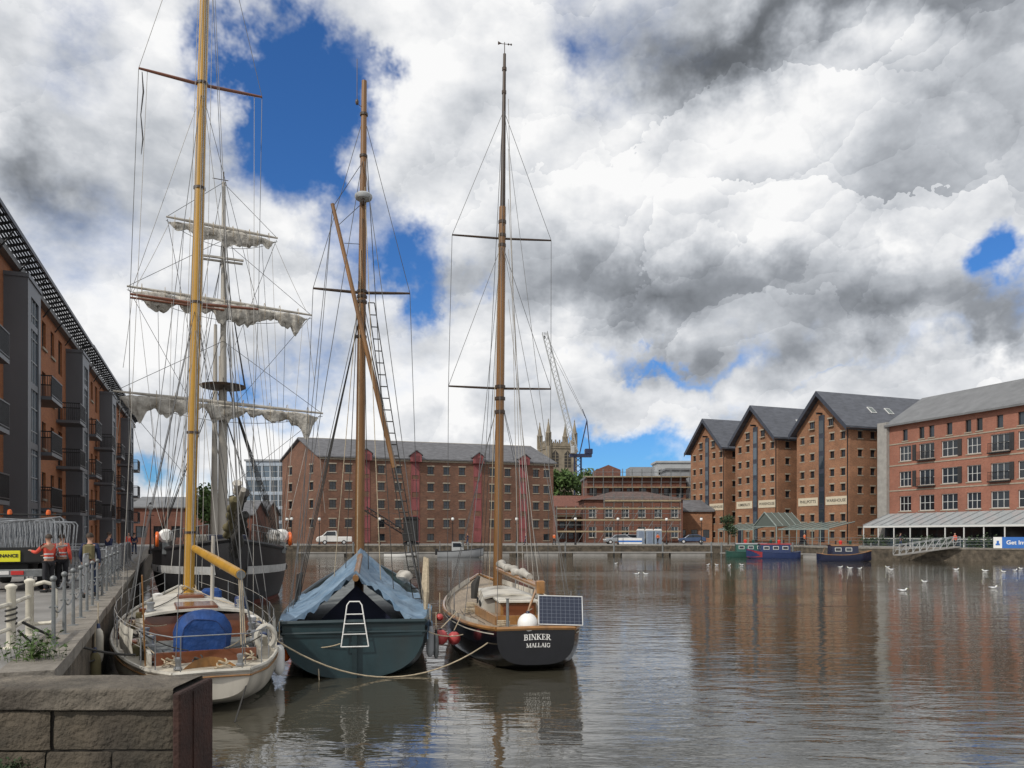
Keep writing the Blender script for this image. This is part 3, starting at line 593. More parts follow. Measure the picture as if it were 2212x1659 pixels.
for i,u in enumerate(us):
    for zb in (11.3,7.9):
        if (i+int(zb))%2:
            s=MB(); s.box(u+1.2,u+1.75,-.09,-.02,zb-.05,zb+2.0)
            for q in range(9): s.box(u+1.22,u+1.73,-.1,-.091,zb+.05+q*.215,zb+.2+q*.215)
            s.build('louvre_shutter',Mt['windark'],rb)
    if i%3==1:
        for zb in (11.3,7.9):
            s=MB(); s.tube([(u-1.3,-.35,zb+.95),(u+1.3,-.35,zb+.95)],.03,4); s.box(u-1.35,u+1.35,-.42,-.003,zb-.25,zb-.12)
            for q in range(14): s.box(u-1.3+q*.2-.012,u-1.3+q*.2+.012,-.36,-.34,zb-.1,zb+.95)
            s.build('balcony',Mt['blackmetal'],rb)
# --- left apartments
aL=math.atan2(.932,-.363); lb=thing('apartment_building','modern brick apartment building with dark grey bay towers and black balconies at left','building',(-20.86,28,Q),aL)
Ll=72; w=MB(); wins=[]; tw=[9.1,25.7,42.3,58.9]; H=14.7
segs=[(0,9.1),(12.1,25.7),(28.7,42.3),(45.3,58.9),(61.9,72)]; balc=[]
for (a,b) in segs:
    for fl in range(5):
        z=fl*2.95
        wins.append((a+2.4,z+.1,1.9,2.2,3,1,'windark','pane',None,False)); wins.append((a+6.4,z+.7,1.1,1.55,1,2,'windark','pane','sill',False))
        if b-a>11: wins.append((a+9.0,z+.7,1.1,1.55,1,2,'windark','pane','sill',False)); wins.append((a+11.6,z+.1,1.3,2.2,2,1,'windark','pane',None,False))
        if 1<=fl<=3: balc.append((a+2.4,z,3.0))
        if 1<=fl<=3 and b-a>11: balc.append((a+11.3,z,2.2))
facade(w,lb,(0,0),0,Ll,0,H,wins,.2)
w.add([(Ll,0,0),(Ll,13,0),(Ll,13,H),(Ll,0,H)],[(0,1,2,3)]); w.add([(0,0,0),(0,13,0),(0,13,H),(0,0,H)],[(0,1,2,3)]); w.build('wall',Mt['brick_left'],lb)
r=MB(); r.box(-.3,Ll+.3,-.35,13,H+.002,H+.3); r.extr([(-.3,-.2,H+.31),(-.3,8,H+1.0),(-.3,13,H+.31)],(Ll+.6,0,0)); ro=r.build('roof',Mt['zinc'],lb)
tr=MB()
for (s0,s1,dzz) in ((0,31.,0.0),(31.2,62,.1),(62.2,Ll,.0)):
    for k in range(int((s1-s0)/.9)+1):
        u=s0+.9*k; tr.extr([(u,-.1,H+.45+dzz),(u,-.95,H+.75+dzz),(u,-.95,H+.85+dzz),(u,-.1,H+.6+dzz)],(.07,0,0))
    for k in range(7):
        y=-.2-.12*k; z=H+.63+dzz+.04*k; tr.box(s0,s1,y-.035,y+.035,z,z+.08)
    for k in range(int((s1-s0)/3.6)+1): tr.tube([(s0+3.6*k,-.05,H-.5),(s0+3.6*k,-.8,H+.66+dzz)],.04,5)
    tr.box(s0,s1,-1.02,-.96,H+.70+dzz,H+.90+dzz)
tr.build('roof_trellis',Mt['blackmetal'],ro)
for u in tw:
    m=MB(); m.box(u,u+.75,-1.0,.0,0,13.9); m.box(u+2.5,u+3.,-1.0,.0,0,13.9); m.box(u+.75,u+2.5,-1.0,-.0,13.2,13.9)
    for fl in range(5): m.box(u+.75,u+2.5,-.97,-.05,fl*2.95-.12 if fl else 0,fl*2.95+.2)
    m.box(u-.06,u+3.06,-1.06,.0,13.902,14.1)
    o=m.build('bay_tower',Mt['greyclad'],lb); g_=MB(); f_=MB()
    g_.box(u+.76,u+2.49,-.9,-.86,.2,13.18); g_.build('glazing',Mt['paneblue'],o)
    for k in (1.33,1.92): f_.box(u+k-.03,u+k+.03,-.95,-.902,.2,13.18)
    for k in range(11): f_.box(u+.76,u+2.49,-.945,-.903,1.15*k+.9,1.15*k+.95)
    f_.build('mullions',Mt['greylight'],o)
    MB().box(u+.02,u+.08,-1.02,-1.003,0,13.9).build('corner_trim',Mt['greylight'],o)
for (u,z,bw) in balc:
    m=MB(); m.box(u-bw/2,u+bw/2,-1.35,-.003,z-.18,z); o=m.build('balcony',Mt['greyclad'],lb); r=MB()
    r.box(u-bw/2,u+bw/2,-1.36,-1.3,z+1.06,z+1.12); r.box(u-bw/2,u-bw/2+.05,-1.3,-.02,z+1.06,z+1.12); r.box(u+bw/2-.05,u+bw/2,-1.3,-.02,z+1.06,z+1.12); r.box(u-bw/2,u+bw/2,-1.35,-1.31,z+.08,z+.12)
    for k in range(int(bw/.11)+1): x=u-bw/2+.02+k*.11; r.box(x-.012,x+.012,-1.345,-1.315,z,z+1.06)
    for s in (-1,1):
        for k in range(11): y=-1.25+k*.115; r.box(u+s*(bw/2-.025)-.012,u+s*(bw/2-.025)+.012,y-.012,y+.012,z,z+1.06)
    r.build('railing',Mt['blackmetal'],o)
for i,u in enumerate((14.5,31.0,47.5)):
    MB().box(u-1.0,u+1.1,-1.0,-.01,2.6,2.75).build('door_canopy',Mt['greylight'],lb)
# --- generic far blocks
def block(name,label,P,ang,Ln,D,z1,rows,cols,ww,wh,wallm,roofm,roof='flat',rise=2,fm='windark',pane='pane',sill=None,nx=2,ny=2):
    root=thing(name,label,'building',(P[0],P[1],Q),ang); w=MB(); wins=[]; z1-=Q
    for zr in rows:
        for k in range(cols): wins.append((Ln*(k+.5)/cols,zr,ww,wh,nx,ny,fm,pane,sill,False))
    facade(w,root,(0,0),0,Ln,0,z1,wins,.15)
    for sx in (0,Ln): w.add([(sx,0,0),(sx,D,0),(sx,D,z1),(sx,0,z1)],[(0,1,2,3)])
    w.add([(0,D,0),(Ln,D,0),(Ln,D,z1),(0,D,z1)],[(0,1,2,3)])
    r=MB()
    if roof=='flat': r.box(-.3,Ln+.3,-.3,D+.3,z1+.002,z1+.4)
    elif roof=='gable':
        r.extr([(-.4,-.4,z1-.1),(-.4,D/2,z1+rise),(-.4,D/2,z1+rise+.2),(-.4,-.4,z1+.1)],(Ln+.8,0,0)); r.extr([(-.4,D+.4,z1-.1),(-.4,D/2,z1+rise),(-.4,D/2,z1+rise+.2),(-.4,D+.4,z1+.1)],(Ln+.8,0,0))
        for sx in (0,Ln): w.add([(sx,0,z1),(sx,D,z1),(sx,D/2,z1+rise)],[(0,1,2)])
    else:
        o_=.5; h=D/2; vs=[(-o_,-o_,z1),(Ln+o_,-o_,z1),(Ln+o_,D+o_,z1),(-o_,D+o_,z1),(h,h,z1+rise),(Ln-h,h,z1+rise)]; r.add(vs,[(0,1,5,4),(1,2,5),(2,3,4,5),(3,0,4),(3,2,1,0)])
    w.build('wall',wallm,root); r.build('roof',roofm,root); return root
block('office_block','pale blue glass office block behind the left end of the long brick warehouse',(XX(531,170),170),0,9.0,12,19.,[1.2,4.4,7.6,10.8,14.0],5,1.6,2.6,mat('officewall',(.34,.39,.45),.5),Mt['greylight'],fm='winwhite',pane='paneblue',nx=1)
block('low_building','low brown brick shop building beyond the black ship on the far left quay',(XX(285,112),112),R(6),10,10,6.8,[1.0],4,1.5,1.7,Mt['brick_site'],Mt['zinc'],'gable',1.6)
block('low_building','small brick building with grey roof just left of the long warehouse',(XX(385,122),122),R(4),11.5,9,6.0,[.9],5,1.2,1.6,Mt['brick_site'],Mt['slate'],'gable',2.2)
block('shop_building','brick gabled row with slate roof between the tree and the office block',(XX(440,140),140),0,11,9,6.5,[.8,3.],4,1.1,1.2,Mt['brick_north'],Mt['slate'],'gable',2.4)
block('white_building','long pale flat building behind the low brown shop at far left',(XX(275,170),170),0,24,9,10.4,[1.2,4.6],8,1.7,1.6,Mt['greylight'],Mt['zinc'],fm='winwhite')
block('brick_house','two storey red brick building with shallow hipped roof wrapped in scaffolding',(XX(1262,134),134),0,17.2,11,8.9,[.9,4.4],6,1.3,1.9,Mt['brick_site'],mat('oldtile',(.10,.065,.055),.8,var=.4,scale=1.5),'hip',1.7,'winwhite',sill='sill')
bb=block('building_under_construction','unfinished building with scaffold decks and brick upper storey behind the hipped roof',(XX(1268,155),155),0,20,12,14.2,[1,4.5,8.8],8,1.5,2.0,Mt['brick_site'],Mt['zinc'],'flat')
for k,z in enumerate((5.8,8.4,10.8,12.9)): MB().box(-.8,20.8,-1.2,-.2,z,z+.16).build('scaffold_deck',Mt['scaff'],bb)
sc=MB()
for k in range(12):
    for y in (-1.2,-.25): sc.tube([(-.7+k*1.94,y,0),(-.7+k*1.94,y,14.6)],.05,4)
for z in (6.9,9.5,11.9,13.9): sc.tube([(-.8,-1.2,z),(20.8,-1.2,z)],.05,4)
sc.build('scaffold_poles',Mt['dullgalv'],bb)
ph=MB(); ph.extr([(2,1.5,13.2),(7,1.5,13.2),(7,1.5,14.6),(4.5,1.5,15.6),(2,1.5,14.6)],(0,7,0)); ph.build('roof_gable',mat('redtile',(.15,.065,.045),.8,var=.3),bb); MB().box(9,14,2,8,13.3,15.2).build('roof_cabin',Mt['greylight'],bb)
block('plant_room','white sheeted plant room on the skyline left of the gabled warehouses',(XX(1420,165),165),0,7.3,6,18.2,[14.2],5,.9,1.1,Mt['greymid'],Mt['greymid'])
block('grey_building','pale grey modern building close beside the farthest gabled warehouse',(XX(1440,158),158),0,7.2,9,16.0,[1.,4.2,7.4,10.6],3,1.3,1.6,Mt['greylight'],Mt['zinc'])
block('brick_shed','low brick shed with slate roof left of the farthest gabled warehouse',(XX(1462,139),139),R(-12),6.2,8,7.0,[.8],3,1.1,1.5,Mt['brick_ware'],Mt['slate'],'gable',2)
block('terrace_house','red roofed house between the long warehouse and the scaffolded hipped building',(XX(1200,150),150),0,7.5,8,8.2,[.9,3.6],3,1.1,1.4,Mt['brick_site'],mat('redroof',(.15,.06,.042),.8,var=.3),'gable',2.2)
block('brick_range','low flat brick range with dark openings under the scaffold left of the hipped building',(XX(1205,140),140),0,6.5,6,6.0,[.6,2.6],4,1.0,1.2,Mt['brick_site'],Mt['scaff'])
sf=thing('scaffolding','tube scaffolding with plank decks around the two storey brick building','scaffolding',(XX(1203,127),127,Q))
Ls=20.5; p=MB(); pl=MB()
for k in range(14):
    for y in (0,1.2): p.tube([(k*Ls/13,y,0),(k*Ls/13,y,8.2 if k>4 else 6.2)],.045,4)
for z in (2.,3.0,3.9,4.9,5.8,6.8,7.6):
    a=0 if z<6 else 7.9; p.tube([(a,0,z),(Ls,0,z)],.045,4)
for k in range(6): p.tube([(k*Ls/6,-.03,.1),((k+1)*Ls/6,-.03,5.6)],.035,4)
p.build('poles',Mt['dullgalv'],sf)
for z in (1.9,3.8,5.7,7.0):
    a=0 if z<6 else 7.9; pl.box(a,Ls,-.1,1.3,z-.1,z-.02); pl.box(a,Ls,-.14,-.1,z-.02,z+.16)
pl.build('plank_decks',Mt['scaff'],sf)
# --- cathedral tower
ct=thing('cathedral_tower','tall grey brown stone cathedral tower with four pinnacles beyond the trees','tower',(XX(1213,400),400,Q),R(16))
CH=7.2; m=MB(); m.box(-CH,CH,0,2*CH,0,47)
for sx in (-CH,CH):
    for y in (0,2*CH): m.lathe([(1.4,0),(1.4,47)],8,(sx,y,0))
for z in (22,34,46): m.box(-CH-.4,CH+.4,-.4,2*CH+.4,z,z+.7)
m.build('wall',Mt['cathedral'],ct)
m=MB()
for k in range(13):
    x=-6.6+k*1.1; m.box(x-.36,x+.36,-.25,.15,47,50.4 if k%2 else 49.4); m.box(-CH-.15,-CH+.25,.6+k*1.08-.36,.6+k*1.08+.36,47,50.4 if k%2 else 49.4); m.box(x-.36,x+.36,2*CH-.2,2*CH+.2,47,50.4 if k%2 else 49.4)
m.box(-CH,CH,-.24,.14,47,48.6); m.box(-CH,CH,2*CH-.2,2*CH+.2,47,49); m.box(-CH-.14,-CH+.24,.2,2*CH-.2,47,48.6)
m.build('parapet',Mt['cathedral'],ct)
for sx in (-CH,CH):
    for y in (0,2*CH):
        m=MB()
        for k in range(8): a=PI/8+k*PI/4; m.box(sx+1.2*math.cos(a)-.26,sx+1.2*math.cos(a)+.26,y+1.2*math.sin(a)-.26,y+1.2*math.sin(a)+.26,47,53.4)
        m.lathe([(1.6,53.4),(1.7,54),(1.3,54.3),(.8,57),(.2,60),(.34,60.3),(.05,61.3)],8,(sx,y,0)); m.lathe([(.95,47),(.9,53.4)],6,(sx,y,0)); m.build('pinnacle',Mt['cathedral'],ct)
for sx in (-3.4,3.4):
    for (z0,z1) in ((36,45),(24,32.5)):
        m=MB(); m.extr([(sx-1.8,-.03,z0),(sx+1.8,-.03,z0),(sx+1.8,-.03,z1-2),(sx,-.03,z1),(sx-1.8,-.03,z1-2)],(0,.02,0)); o=m.build('belfry_window',Mt['cathdark'],ct)
        b=MB(); b.box(sx-.15,sx+.15,-.2,-.035,z0,z1-.6); 
        for k in range(4): b.box(sx-1.8,sx+1.8,-.15,-.04,z0+1.4+k*1.6,z0+1.6+k*1.6)
        b.build('tracery',Mt['cathedral'],o)
# --- tower crane
def lattice(m,p,q,w,n,r,T=None):
    p=Vector(p);q=Vector(q);d=(q-p).normalized(); a=d.cross(Vector((0,1,0))).normalized()*w/2; b=d.cross(a).normalized()*w/2
    cs=[a+b,a-b,-a-b,-a+b]
    for c in cs: m.tube([p+c,q+c],r,4,T)
    for i in range(n):
        s=p+(q-p)*i/n; e=p+(q-p)*(i+1)/n
        for k in range(4): m.tube([s+cs[k],e+cs[(k+1)%4]],r*.6,3,T)
ck=thing('tower_crane','luffing tower crane with dark blue mast and pale lattice jib beside the cathedral tower','crane',(XX(1248,200),200,Q))
m=MB(); lattice(m,(0,0,0),(0,0,21.5),1.7,14,.16); m.build('mast',Mt['craneblue'],ck)
m=MB(); m.cbox(-2.2,3.6,-1,1,21.5,22.3,.1); m.cbox(1.8,3.8,-1.1,1.1,22.3,23.6,.1); m.build('machinery_deck',Mt['craneblue'],ck)
m=MB(); m.cbox(-1.9,-.9,-1.9,-.8,22.4,24.2,.15); m.build('cab',Mt['greymid'],ck)
m=MB(); lattice(m,(-.6,0,22.6),(-8.6,0,54),1.3,26,.10); m.build('jib',Mt['greymid'],ck)
m=MB(); m.tube([(.5,0,22.4),(2.4,0,31)],.16,5); m.tube([(3.2,0,22.4),(2.4,0,31)],.14,5); m.tube([(2.4,0,31),(1.2,0,34)],.1,5); m.build('apex_frame',Mt['craneblue'],ck)
m=MB(); m.tube([(2.4,0,31),(-7.4,0,50)],.05,3); m.tube([(1.6,0,33),(-8.5,0,54)],.045,3); m.build('luffing_cable',Mt['wire'],ck)
m=MB(); m.tube([(-8.6,0,54),(-8.6,0,53)],.05,4); m.ell((-8.6,0,52.7),.25,.25,.4); m.build('hook_block',Mt['blackmetal'],ck)
# --- trees
def tree(label,loc,h,r,nleaf,lm,group=None,trunk=.25,leaf=.5):
    t=thing('tree',label,'tree',loc,0,group); b=MB(); c=MB(); b.tube([(0,0,0),(.05,0,h*.35),(0,.05,h*.7)],[trunk,trunk*.7,trunk*.3],7)
    cl=[]
    for i in range(9):
        a=random.uniform(0,2*PI); z=h*random.uniform(.42,.92); rr=r*random.uniform(.25,.75)*(1.25-abs(z/h-.6)); e=Vector((rr*math.cos(a),rr*math.sin(a),z)); b.tube([(0,0,h*.35),(e.x*.5,e.y*.5,z*.8),e],[trunk*.4,trunk*.25,trunk*.1],5); cl.append((e,r*random.uniform(.3,.5)))
    cl.append((Vector((0,0,h*.88)),r*.45)); cl.append((Vector((0,0,h*.62)),r*.6))
    for i in range(nleaf):
        e,q=random.choice(cl); d=Vector((random.gauss(0,1),random.gauss(0,1),random.gauss(0,.8))).normalized()*q*random.uniform(.55,1.1); p=e+d; s=leaf*random.uniform(.5,1.3)
        u=Vector((random.gauss(0,1),random.gauss(0,1),random.gauss(0,1))).normalized(); v=u.orthogonal().normalized(); c.add([p-u*s*.5,p+v*s*.35,p+u*s*.5,p-v*s*.35],[(0,1,2,3)])
    b.build('trunk',Mt['bark'],t); c.build('crown',lm,t); return t
tree('broad green tree left of the crane mast, below the cathedral tower',(XX(1215,182),182,Q),16.5,5.5,2600,Mt['leaf'],trunk=.4,leaf=.9)
tree('rounded green tree right of the crane mast, beside its twin',(XX(1270,185),185,Q),17,5.0,2600,Mt['leaf'],trunk=.4,leaf=.9)
tree('bright green tree behind the yellow mast and the black ship',(XX(455,95),95,Q),7.4,2.6,1800,Mt['leaf'],trunk=.25,leaf=.45)
tree('small dark tree in front of the farthest gabled warehouse',(XX(1573,112),112,Q),4.3,1.5,900,Mt['leafdark'],trunk=.12,leaf=.3)
# ------------------------------------------------------------ right quay terrace structures
cv=thing('glass_canopy','grey green glass canopy with a pointed central gable in front of the gabled warehouses','canopy',(35.1,123.7,Q),aR)
Lc=24.; g_=MB(); f_=MB()
for (a,b) in ((0,9.2),(14.3,Lc)): g_.extr([(a,-2.2,2.2),(b,-2.2,2.2),(b,2.2,3.1),(a,2.2,3.1)],(0,0,.05)); 
g_.extr([(9.2,-2.6,2.6),(11.75,-2.6,4.6),(11.75,-2.6,4.66),(9.2,-2.6,2.66)],(0,4.8,0)); g_.extr([(14.3,-2.6,2.6),(11.75,-2.6,4.6),(11.75,-2.6,4.66),(14.3,-2.6,2.66)],(0,4.8,0)); g_.build('glass_roof',Mt['glassroof'],cv)
for k in range(17):
    u=k*1.5
    if 9.2<u<14.3: continue
    f_.tube([(u,-2.2,0),(u,-2.2,2.25)],.06,5); f_.tube([(u,-2.25,2.28),(u,2.2,3.2)],.05,4)
f_.box(0,9.2,-2.3,-2.2,2.1,2.3); f_.box(14.3,Lc,-2.3,-2.2,2.1,2.3)
for s in (9.2,14.3): f_.tube([(s,-2.6,0),(s,-2.6,2.65)],.09,6); f_.tube([(s,-2.62,2.65),(11.75,-2.62,4.7)],.09,5)
for k in range(5): f_.tube([(9.2,-2.6+k*1.2,2.72),(11.75,-2.6+k*1.2,4.72)],.045,4); f_.tube([(14.3,-2.6+k*1.2,2.72),(11.75,-2.6+k*1.2,4.72)],.045,4)
f_.tube([(9.2,-2.6,2.6),(14.3,-2.6,2.6)],.07,5); f_.build('frame',mat('greenframe',(.22,.26,.24),.5),cv)
m=MB(); m.add([(9.3,-2.55,2.6),(14.2,-2.55,2.6),(11.75,-2.55,4.5)],[(0,1,2)]); m.build('gable_glazing',Mt['glassroof'],cv)
TO=Vector((49.34,104.16,0)); tr_=thing('glazed_terrace','long pale glazed terrace with grey roof along the foot of the apartment block','conservatory',(TO.x,TO.y,Q),aR)
Lt=22.6; r=MB(); r.extr([(0,-2.2,2.6),(Lt,-2.2,2.6),(Lt,2.35,4.2),(0,2.35,4.2)],(0,0,.1)); ro=r.build('roof',mat('terraceroof',(.36,.385,.395),.25,var=.15),tr_); f_=MB()
for k in range(16): f_.extr([(k*1.5-.05,-2.25,2.71),(k*1.5+.05,-2.25,2.71),(k*1.5+.05,2.35,4.31),(k*1.5-.05,2.35,4.31)],(0,0,.06))
f_.build('roof_ribs',Mt['greylight'],ro); f_=MB()
for k in range(10): f_.box(k*2.5-.06,k*2.5+.06,-2.15,-2.07,0,2.6)
f_.box(0,Lt,-2.22,-2.08,2.38,2.6); f_.box(0,Lt,-2.15,-2.07,.9,.98); f_.build('frame',Mt['winwhite'],tr_)
MB().box(0,Lt,-2.11,-2.09,.0,.9).build('glass_screen',Mt['paneblue'],tr_)
MB().box(0,Lt,1.6,1.7,0,2.9).build('dark_shopfront',Mt['pane'],tr_)
for i in range(7):
    u=.8+i*3.1+random.uniform(-.6,.6); c=MB()
    for k in range(260):
        d=Vector((random.gauss(0,.6),random.gauss(0,.25),abs(random.gauss(.6,.35)))); u_=Vector((random.gauss(0,1),random.gauss(0,1),random.gauss(0,1))).normalized()*.13; v=u_.orthogonal().normalized()*.08; c.add([d-u_,d+v,d+u_,d-v],[(0,1,2,3)])
    p0=TO+Matrix.Rotation(aR,4,'Z')@Vector((u,-2.9,0)); o=c.build('shrub',Mt['leafdark'],None,(p0.x,p0.y,Q))
    tag(o,f'{ORD[i]} shrub from the left along the terrace railing at right','shrub','shrubs along the terrace')
rl=thing('quay_railing','grey metal railing along the quay edge below the glazed terrace','railing'); m=MB(); pts=[Vector((33.3,105.8,Q)),Vector((40.3,88.2,Q)),Vector((48.2,85.2,Q)),Vector((58.1,80.75,Q)),Vector((72,74.4,Q))]
for a,b in zip(pts[:-1],pts[1:]):
    n=int((b-a).length/1.6)
    for k in range(n+1): p=a+(b-a)*k/n; m.tube([p,p+Vector((0,0,1.1))],.03,4)
    for z in (.4,.75,1.1): m.tube([a+Vector((0,0,z)),b+Vector((0,0,z))],.02,4)
m.build('rails',Mt['dullgalv'],rl)
bn=thing('banner','blue and white banner on the quay railing at the far right edge','banner',(52.2,83.3,Q+.02),R(-24.2))
MB().box(0,4.8,-.07,-.04,.0,1.2).build('cloth',Mt['bannerblue'],bn); MB().box(0,.8,-.076,-.071,.0,1.2).build('white_panel',Mt['white'],bn); ob('lettering',TX['get'],bn,(2.75,-.08,.6))
m=MB(); m.box(.2,.6,-.082,-.077,.3,.5); m.box(.3,.52,-.083,-.0771,.5,.8); m.build('emblem',Mt['bannerblue'],bn)
b2=thing('barrier_banner','low blue and white banner barrier beside the portable toilets','banner',(XX(1336,111),111,Q)); m=MB(); m.box(0,3.4,-.03,.03,.1,.95); m.build('cloth',Mt['white'],b2); MB().box(.0,3.4,-.036,-.031,.35,.6).build('blue_band',Mt['bannerblue'],b2)
tgm=mat('toiletgrey',(.25,.30,.36),.5); tdm=mat('toiletdoor',(.17,.21,.28),.5)
for i,px in enumerate((1385,1404,1422)):
    pt=thing('portable_toilet',['leftmost','middle','rightmost'][i]+' grey portable toilet in front of the scaffolded building','portable toilet',(XX(px,118),118,Q),0,'portable toilets on the far quay'); m=MB(); m.cbox(-.55,.55,0,1.1,0,2.05,.05); m.build('cabin',tgm,pt); m=MB(); m.extr([(-.58,-.03,2.06),(.58,-.03,2.06),(.4,-.03,2.3),(-.4,-.03,2.3)],(0,1.16,0)); m.build('roof',Mt['white'],pt); MB().cbox(-.38,.38,-.03,-.002,.1,1.9,.01).build('door',tdm,pt)
# ------------------------------------------------------------ vehicles
def car(label,loc,rz,bm_,kind='car',group=None):
    root=thing('parked_car' if kind=='car' else 'pickup_van',label,'car' if kind=='car' else 'van',loc,rz,group)
    if kind=='car': prof=[(-2.1,.35),(2.1,.35),(2.15,.65),(2.05,.82),(1.2,.95),(.55,1.42),(-1.0,1.46),(-1.7,1.05),(-2.1,.95)]; gl=[(1.05,.97),(.52,1.36),(-.95,1.4),(-1.55,1.04)]
    else: prof=[(-2.5,.4),(2.5,.4),(2.55,.8),(2.4,1.1),(1.7,1.3),(1.05,1.95),(-.3,2.0),(-.4,1.15),(-2.5,1.15)]; gl=[(1.6,1.3),(1.0,1.88),(-.15,1.92),(-.2,1.3)]
    m=MB(); m.extr([(x,-.82,z) for x,z in prof],(0,1.64,0)); b=m.build('body',bm_,root); mo=b.modifiers.new('Bevel','BEVEL'); mo.width=.09; mo.segments=2; mo.limit_method='ANGLE'; mo.angle_limit=R(25)
    m=MB(); m.extr([(x,-.832,z) for x,z in gl],(0,1.664,0)); m.build('side_windows',Mt['pane'],root)
    i=4; (x0,z0),(x1,z1)=prof[4],prof[5]; nx_,nz_=(z1-z0),-(x1-x0); ln=math.hypot(nx_,nz_); nx_/=ln; nz_/=ln
    if nz_<0: nx_,nz_=-nx_,-nz_
    m=MB(); m.add([(x0-.03+nx_*.012,-.7,z0+.05+nz_*.012),(x0-.03+nx_*.012,.7,z0+.05+nz_*.012),(x1+.03+nx_*.012,.66,z1-.05+nz_*.012),(x1+.03+nx_*.012,-.66,z1-.05+nz_*.012)],[(0,1,2,3)]); m.build('windscreen',Mt['pane'],root)
    for x in (-1.35,1.35):
        for y in (-.75,.75):
            m=MB(); m.lathe([(.2,-.1),(.31,-.1),(.33,-.06),(.33,.06),(.31,.1),(.2,.1)],14,(0,0,0),Matrix.Translation((x,y,.33))@Matrix.Rotation(R(90),4,'X')); w_=m.build('wheel',Mt['tyre'],root); m=MB(); m.lathe([(.19,-.11),(.1,-.115),(.1,.115),(.19,.11)],10,(0,0,0),Matrix.Translation((x,y,.33))@Matrix.Rotation(R(90),4,'X')); m.build('rim',Mt['silver'],w_)
    for y in (-.62,.62): MB().cbox(prof[2][0]-.06,prof[2][0]+.03,y-.14,y+.14,.66,.78,.02).build('headlight',Mt['lampglass'],root); MB().cbox(-prof[1][0]-.03,-prof[1][0]+.03,y-.1,y+.1,.75,.92,.01).build('tail_light',Mt['red'],root)
    return root
car('white pickup van parked before the left end of the long brick warehouse',(XX(722,112),112,Q),R(195),Mt['white'],'van')
car('silver parked car in front of the scaffolded brick building',(XX(1335,117),117,Q),R(185),Mt['carsilver'])
car('dark blue parked car beside the farthest gabled warehouse',(XX(1495,122),122,Q),R(170),Mt['carblue'])
car('pale grey car half hidden behind the silver car on the far quay',(XX(1366,121),121,Q),R(10),Mt['greylight'])
# works truck at left
tk=thing('works_truck','dark flatbed works truck with yellow maintenance board at the left edge','truck',(-13.85,21,Q),R(24))
m=MB(); m.box(-.95,.95,.0,3.6,.78,.9); m.box(-.95,-.89,.0,3.6,.902,1.25); m.box(.89,.95,.0,3.6,.902,1.25); m.build('flatbed',Mt['black'],tk)
m=MB(); m.cbox(-.95,.95,3.9,5.6,.45,2.1,.12); m.build('cab',Mt['black'],tk); MB().box(-.8,.8,3.88,3.898,1.35,2.0).build('rear_window',Mt['pane'],tk)
m=MB(); m.box(-.93,.93,-.06,-.003,.82,1.22); m.build('tailgate',Mt['black'],tk)
m=MB(); m.cbox(-.9,.9,-.14,-.02,.42,.62,.03); m.build('bumper',Mt['dullgalv'],tk); m=MB(); m.box(-.5,.5,.2,5.4,.5,.76); m.build('chassis',Mt['black'],tk)
m=MB(); m.cbox(-.62,.36,-.1,-.07,.83,1.13,.01); o=m.build('warning_board',Mt['yellow'],tk); ob('lettering',TX['maint'],o,(-.12,-.106,.99))
for x in (-.72,.3): MB().cbox(x-.15,x+.15,-.17,-.141,.47,.58,.01).build('tail_light',Mt['red'],tk)
MB().box(-.36,.1,-.15,-.142,.48,.58).build('number_plate',Mt['white'],tk)
for x in (-.78,.78):
    for y in (1.0,4.7):
        m=MB(); m.lathe([(.2,-.13),(.36,-.13),(.38,-.08),(.38,.08),(.36,.13),(.2,.13)],16,(0,0,0),Matrix.Translation((x,y,.38))@Matrix.Rotation(R(90),4,'Y')); m.build('wheel',Mt['tyre'],tk)
m=MB(); m.tube([(-.9,3.7,.9),(-.9,3.7,2.2),(.9,3.7,2.2),(.9,3.7,.9)],.035,6); m.build('headboard_frame',Mt['black'],tk)
for x in (-.5,.55): MB().lathe([(.07,2.2),(.07,2.25),(.055,2.34),(.02,2.36)],10,(x,3.7,0)).build('beacon',Mt['orange'],tk)
# crowd barriers
def barrier_mesh():
    f=MB(); f.tube([(-1.1,0,.2),(-1.1,0,1.02),(-1.03,0,1.1),(1.03,0,1.1),(1.1,0,1.02),(1.1,0,.2),(-1.1,0,.2)],.022,6); b=MB()
    for k in range(17): x=-1.0+k*.125; b.tube([(x,0,.2),(x,0,1.1)],.009,4)
    ft=MB(); ft.tube([(0,-.28,.0),(0,-.2,.03),(0,0,.2),(0,.2,.03),(0,.28,.0)],.018,5)
    return f.mesh('frame',Mt['galv'],True),b.mesh('bars',Mt['galv']),ft.mesh('foot',Mt['galv'],True)
BMs=barrier_mesh()
def barrier(label,loc,rz,tilt=0,group=None,roll=0):
    t=thing('crowd_barrier',label,'barrier',loc,rz,group); t.rotation_euler=(tilt,roll,rz)
    ob('frame',BMs[0],t); ob('bars',BMs[1],t); ob('foot',BMs[2],t,(-.85,0,0)); ob('foot',BMs[2],t,(.85,0,0))
    return t
Tk=Matrix.Translation((-13.85,21,Q))@Matrix.Rotation(R(24),4,'Z')
for k in range(9):
    p=Tk@Vector((.1+.28*math.sin(k*2.1),.25+k*.3,.91)); barrier(f'steel crowd barrier stacked on the works truck bed, {ORD[k]} from its tail',p,R(24)+random.uniform(-.12,.12),R(-12)+random.uniform(-.14,.14),'steel barriers loaded on the truck',random.uniform(-.14,.14))
for k in range(12):
    Y=19.4+k*2.2; barrier(f'steel crowd barrier standing along the left quay, {ORD[k]} from the front',(EDGE(Y)-.55-.25*(k%2),Y,Q),R(114)+random.uniform(-.12,.12),0,'steel barriers along the left quay')
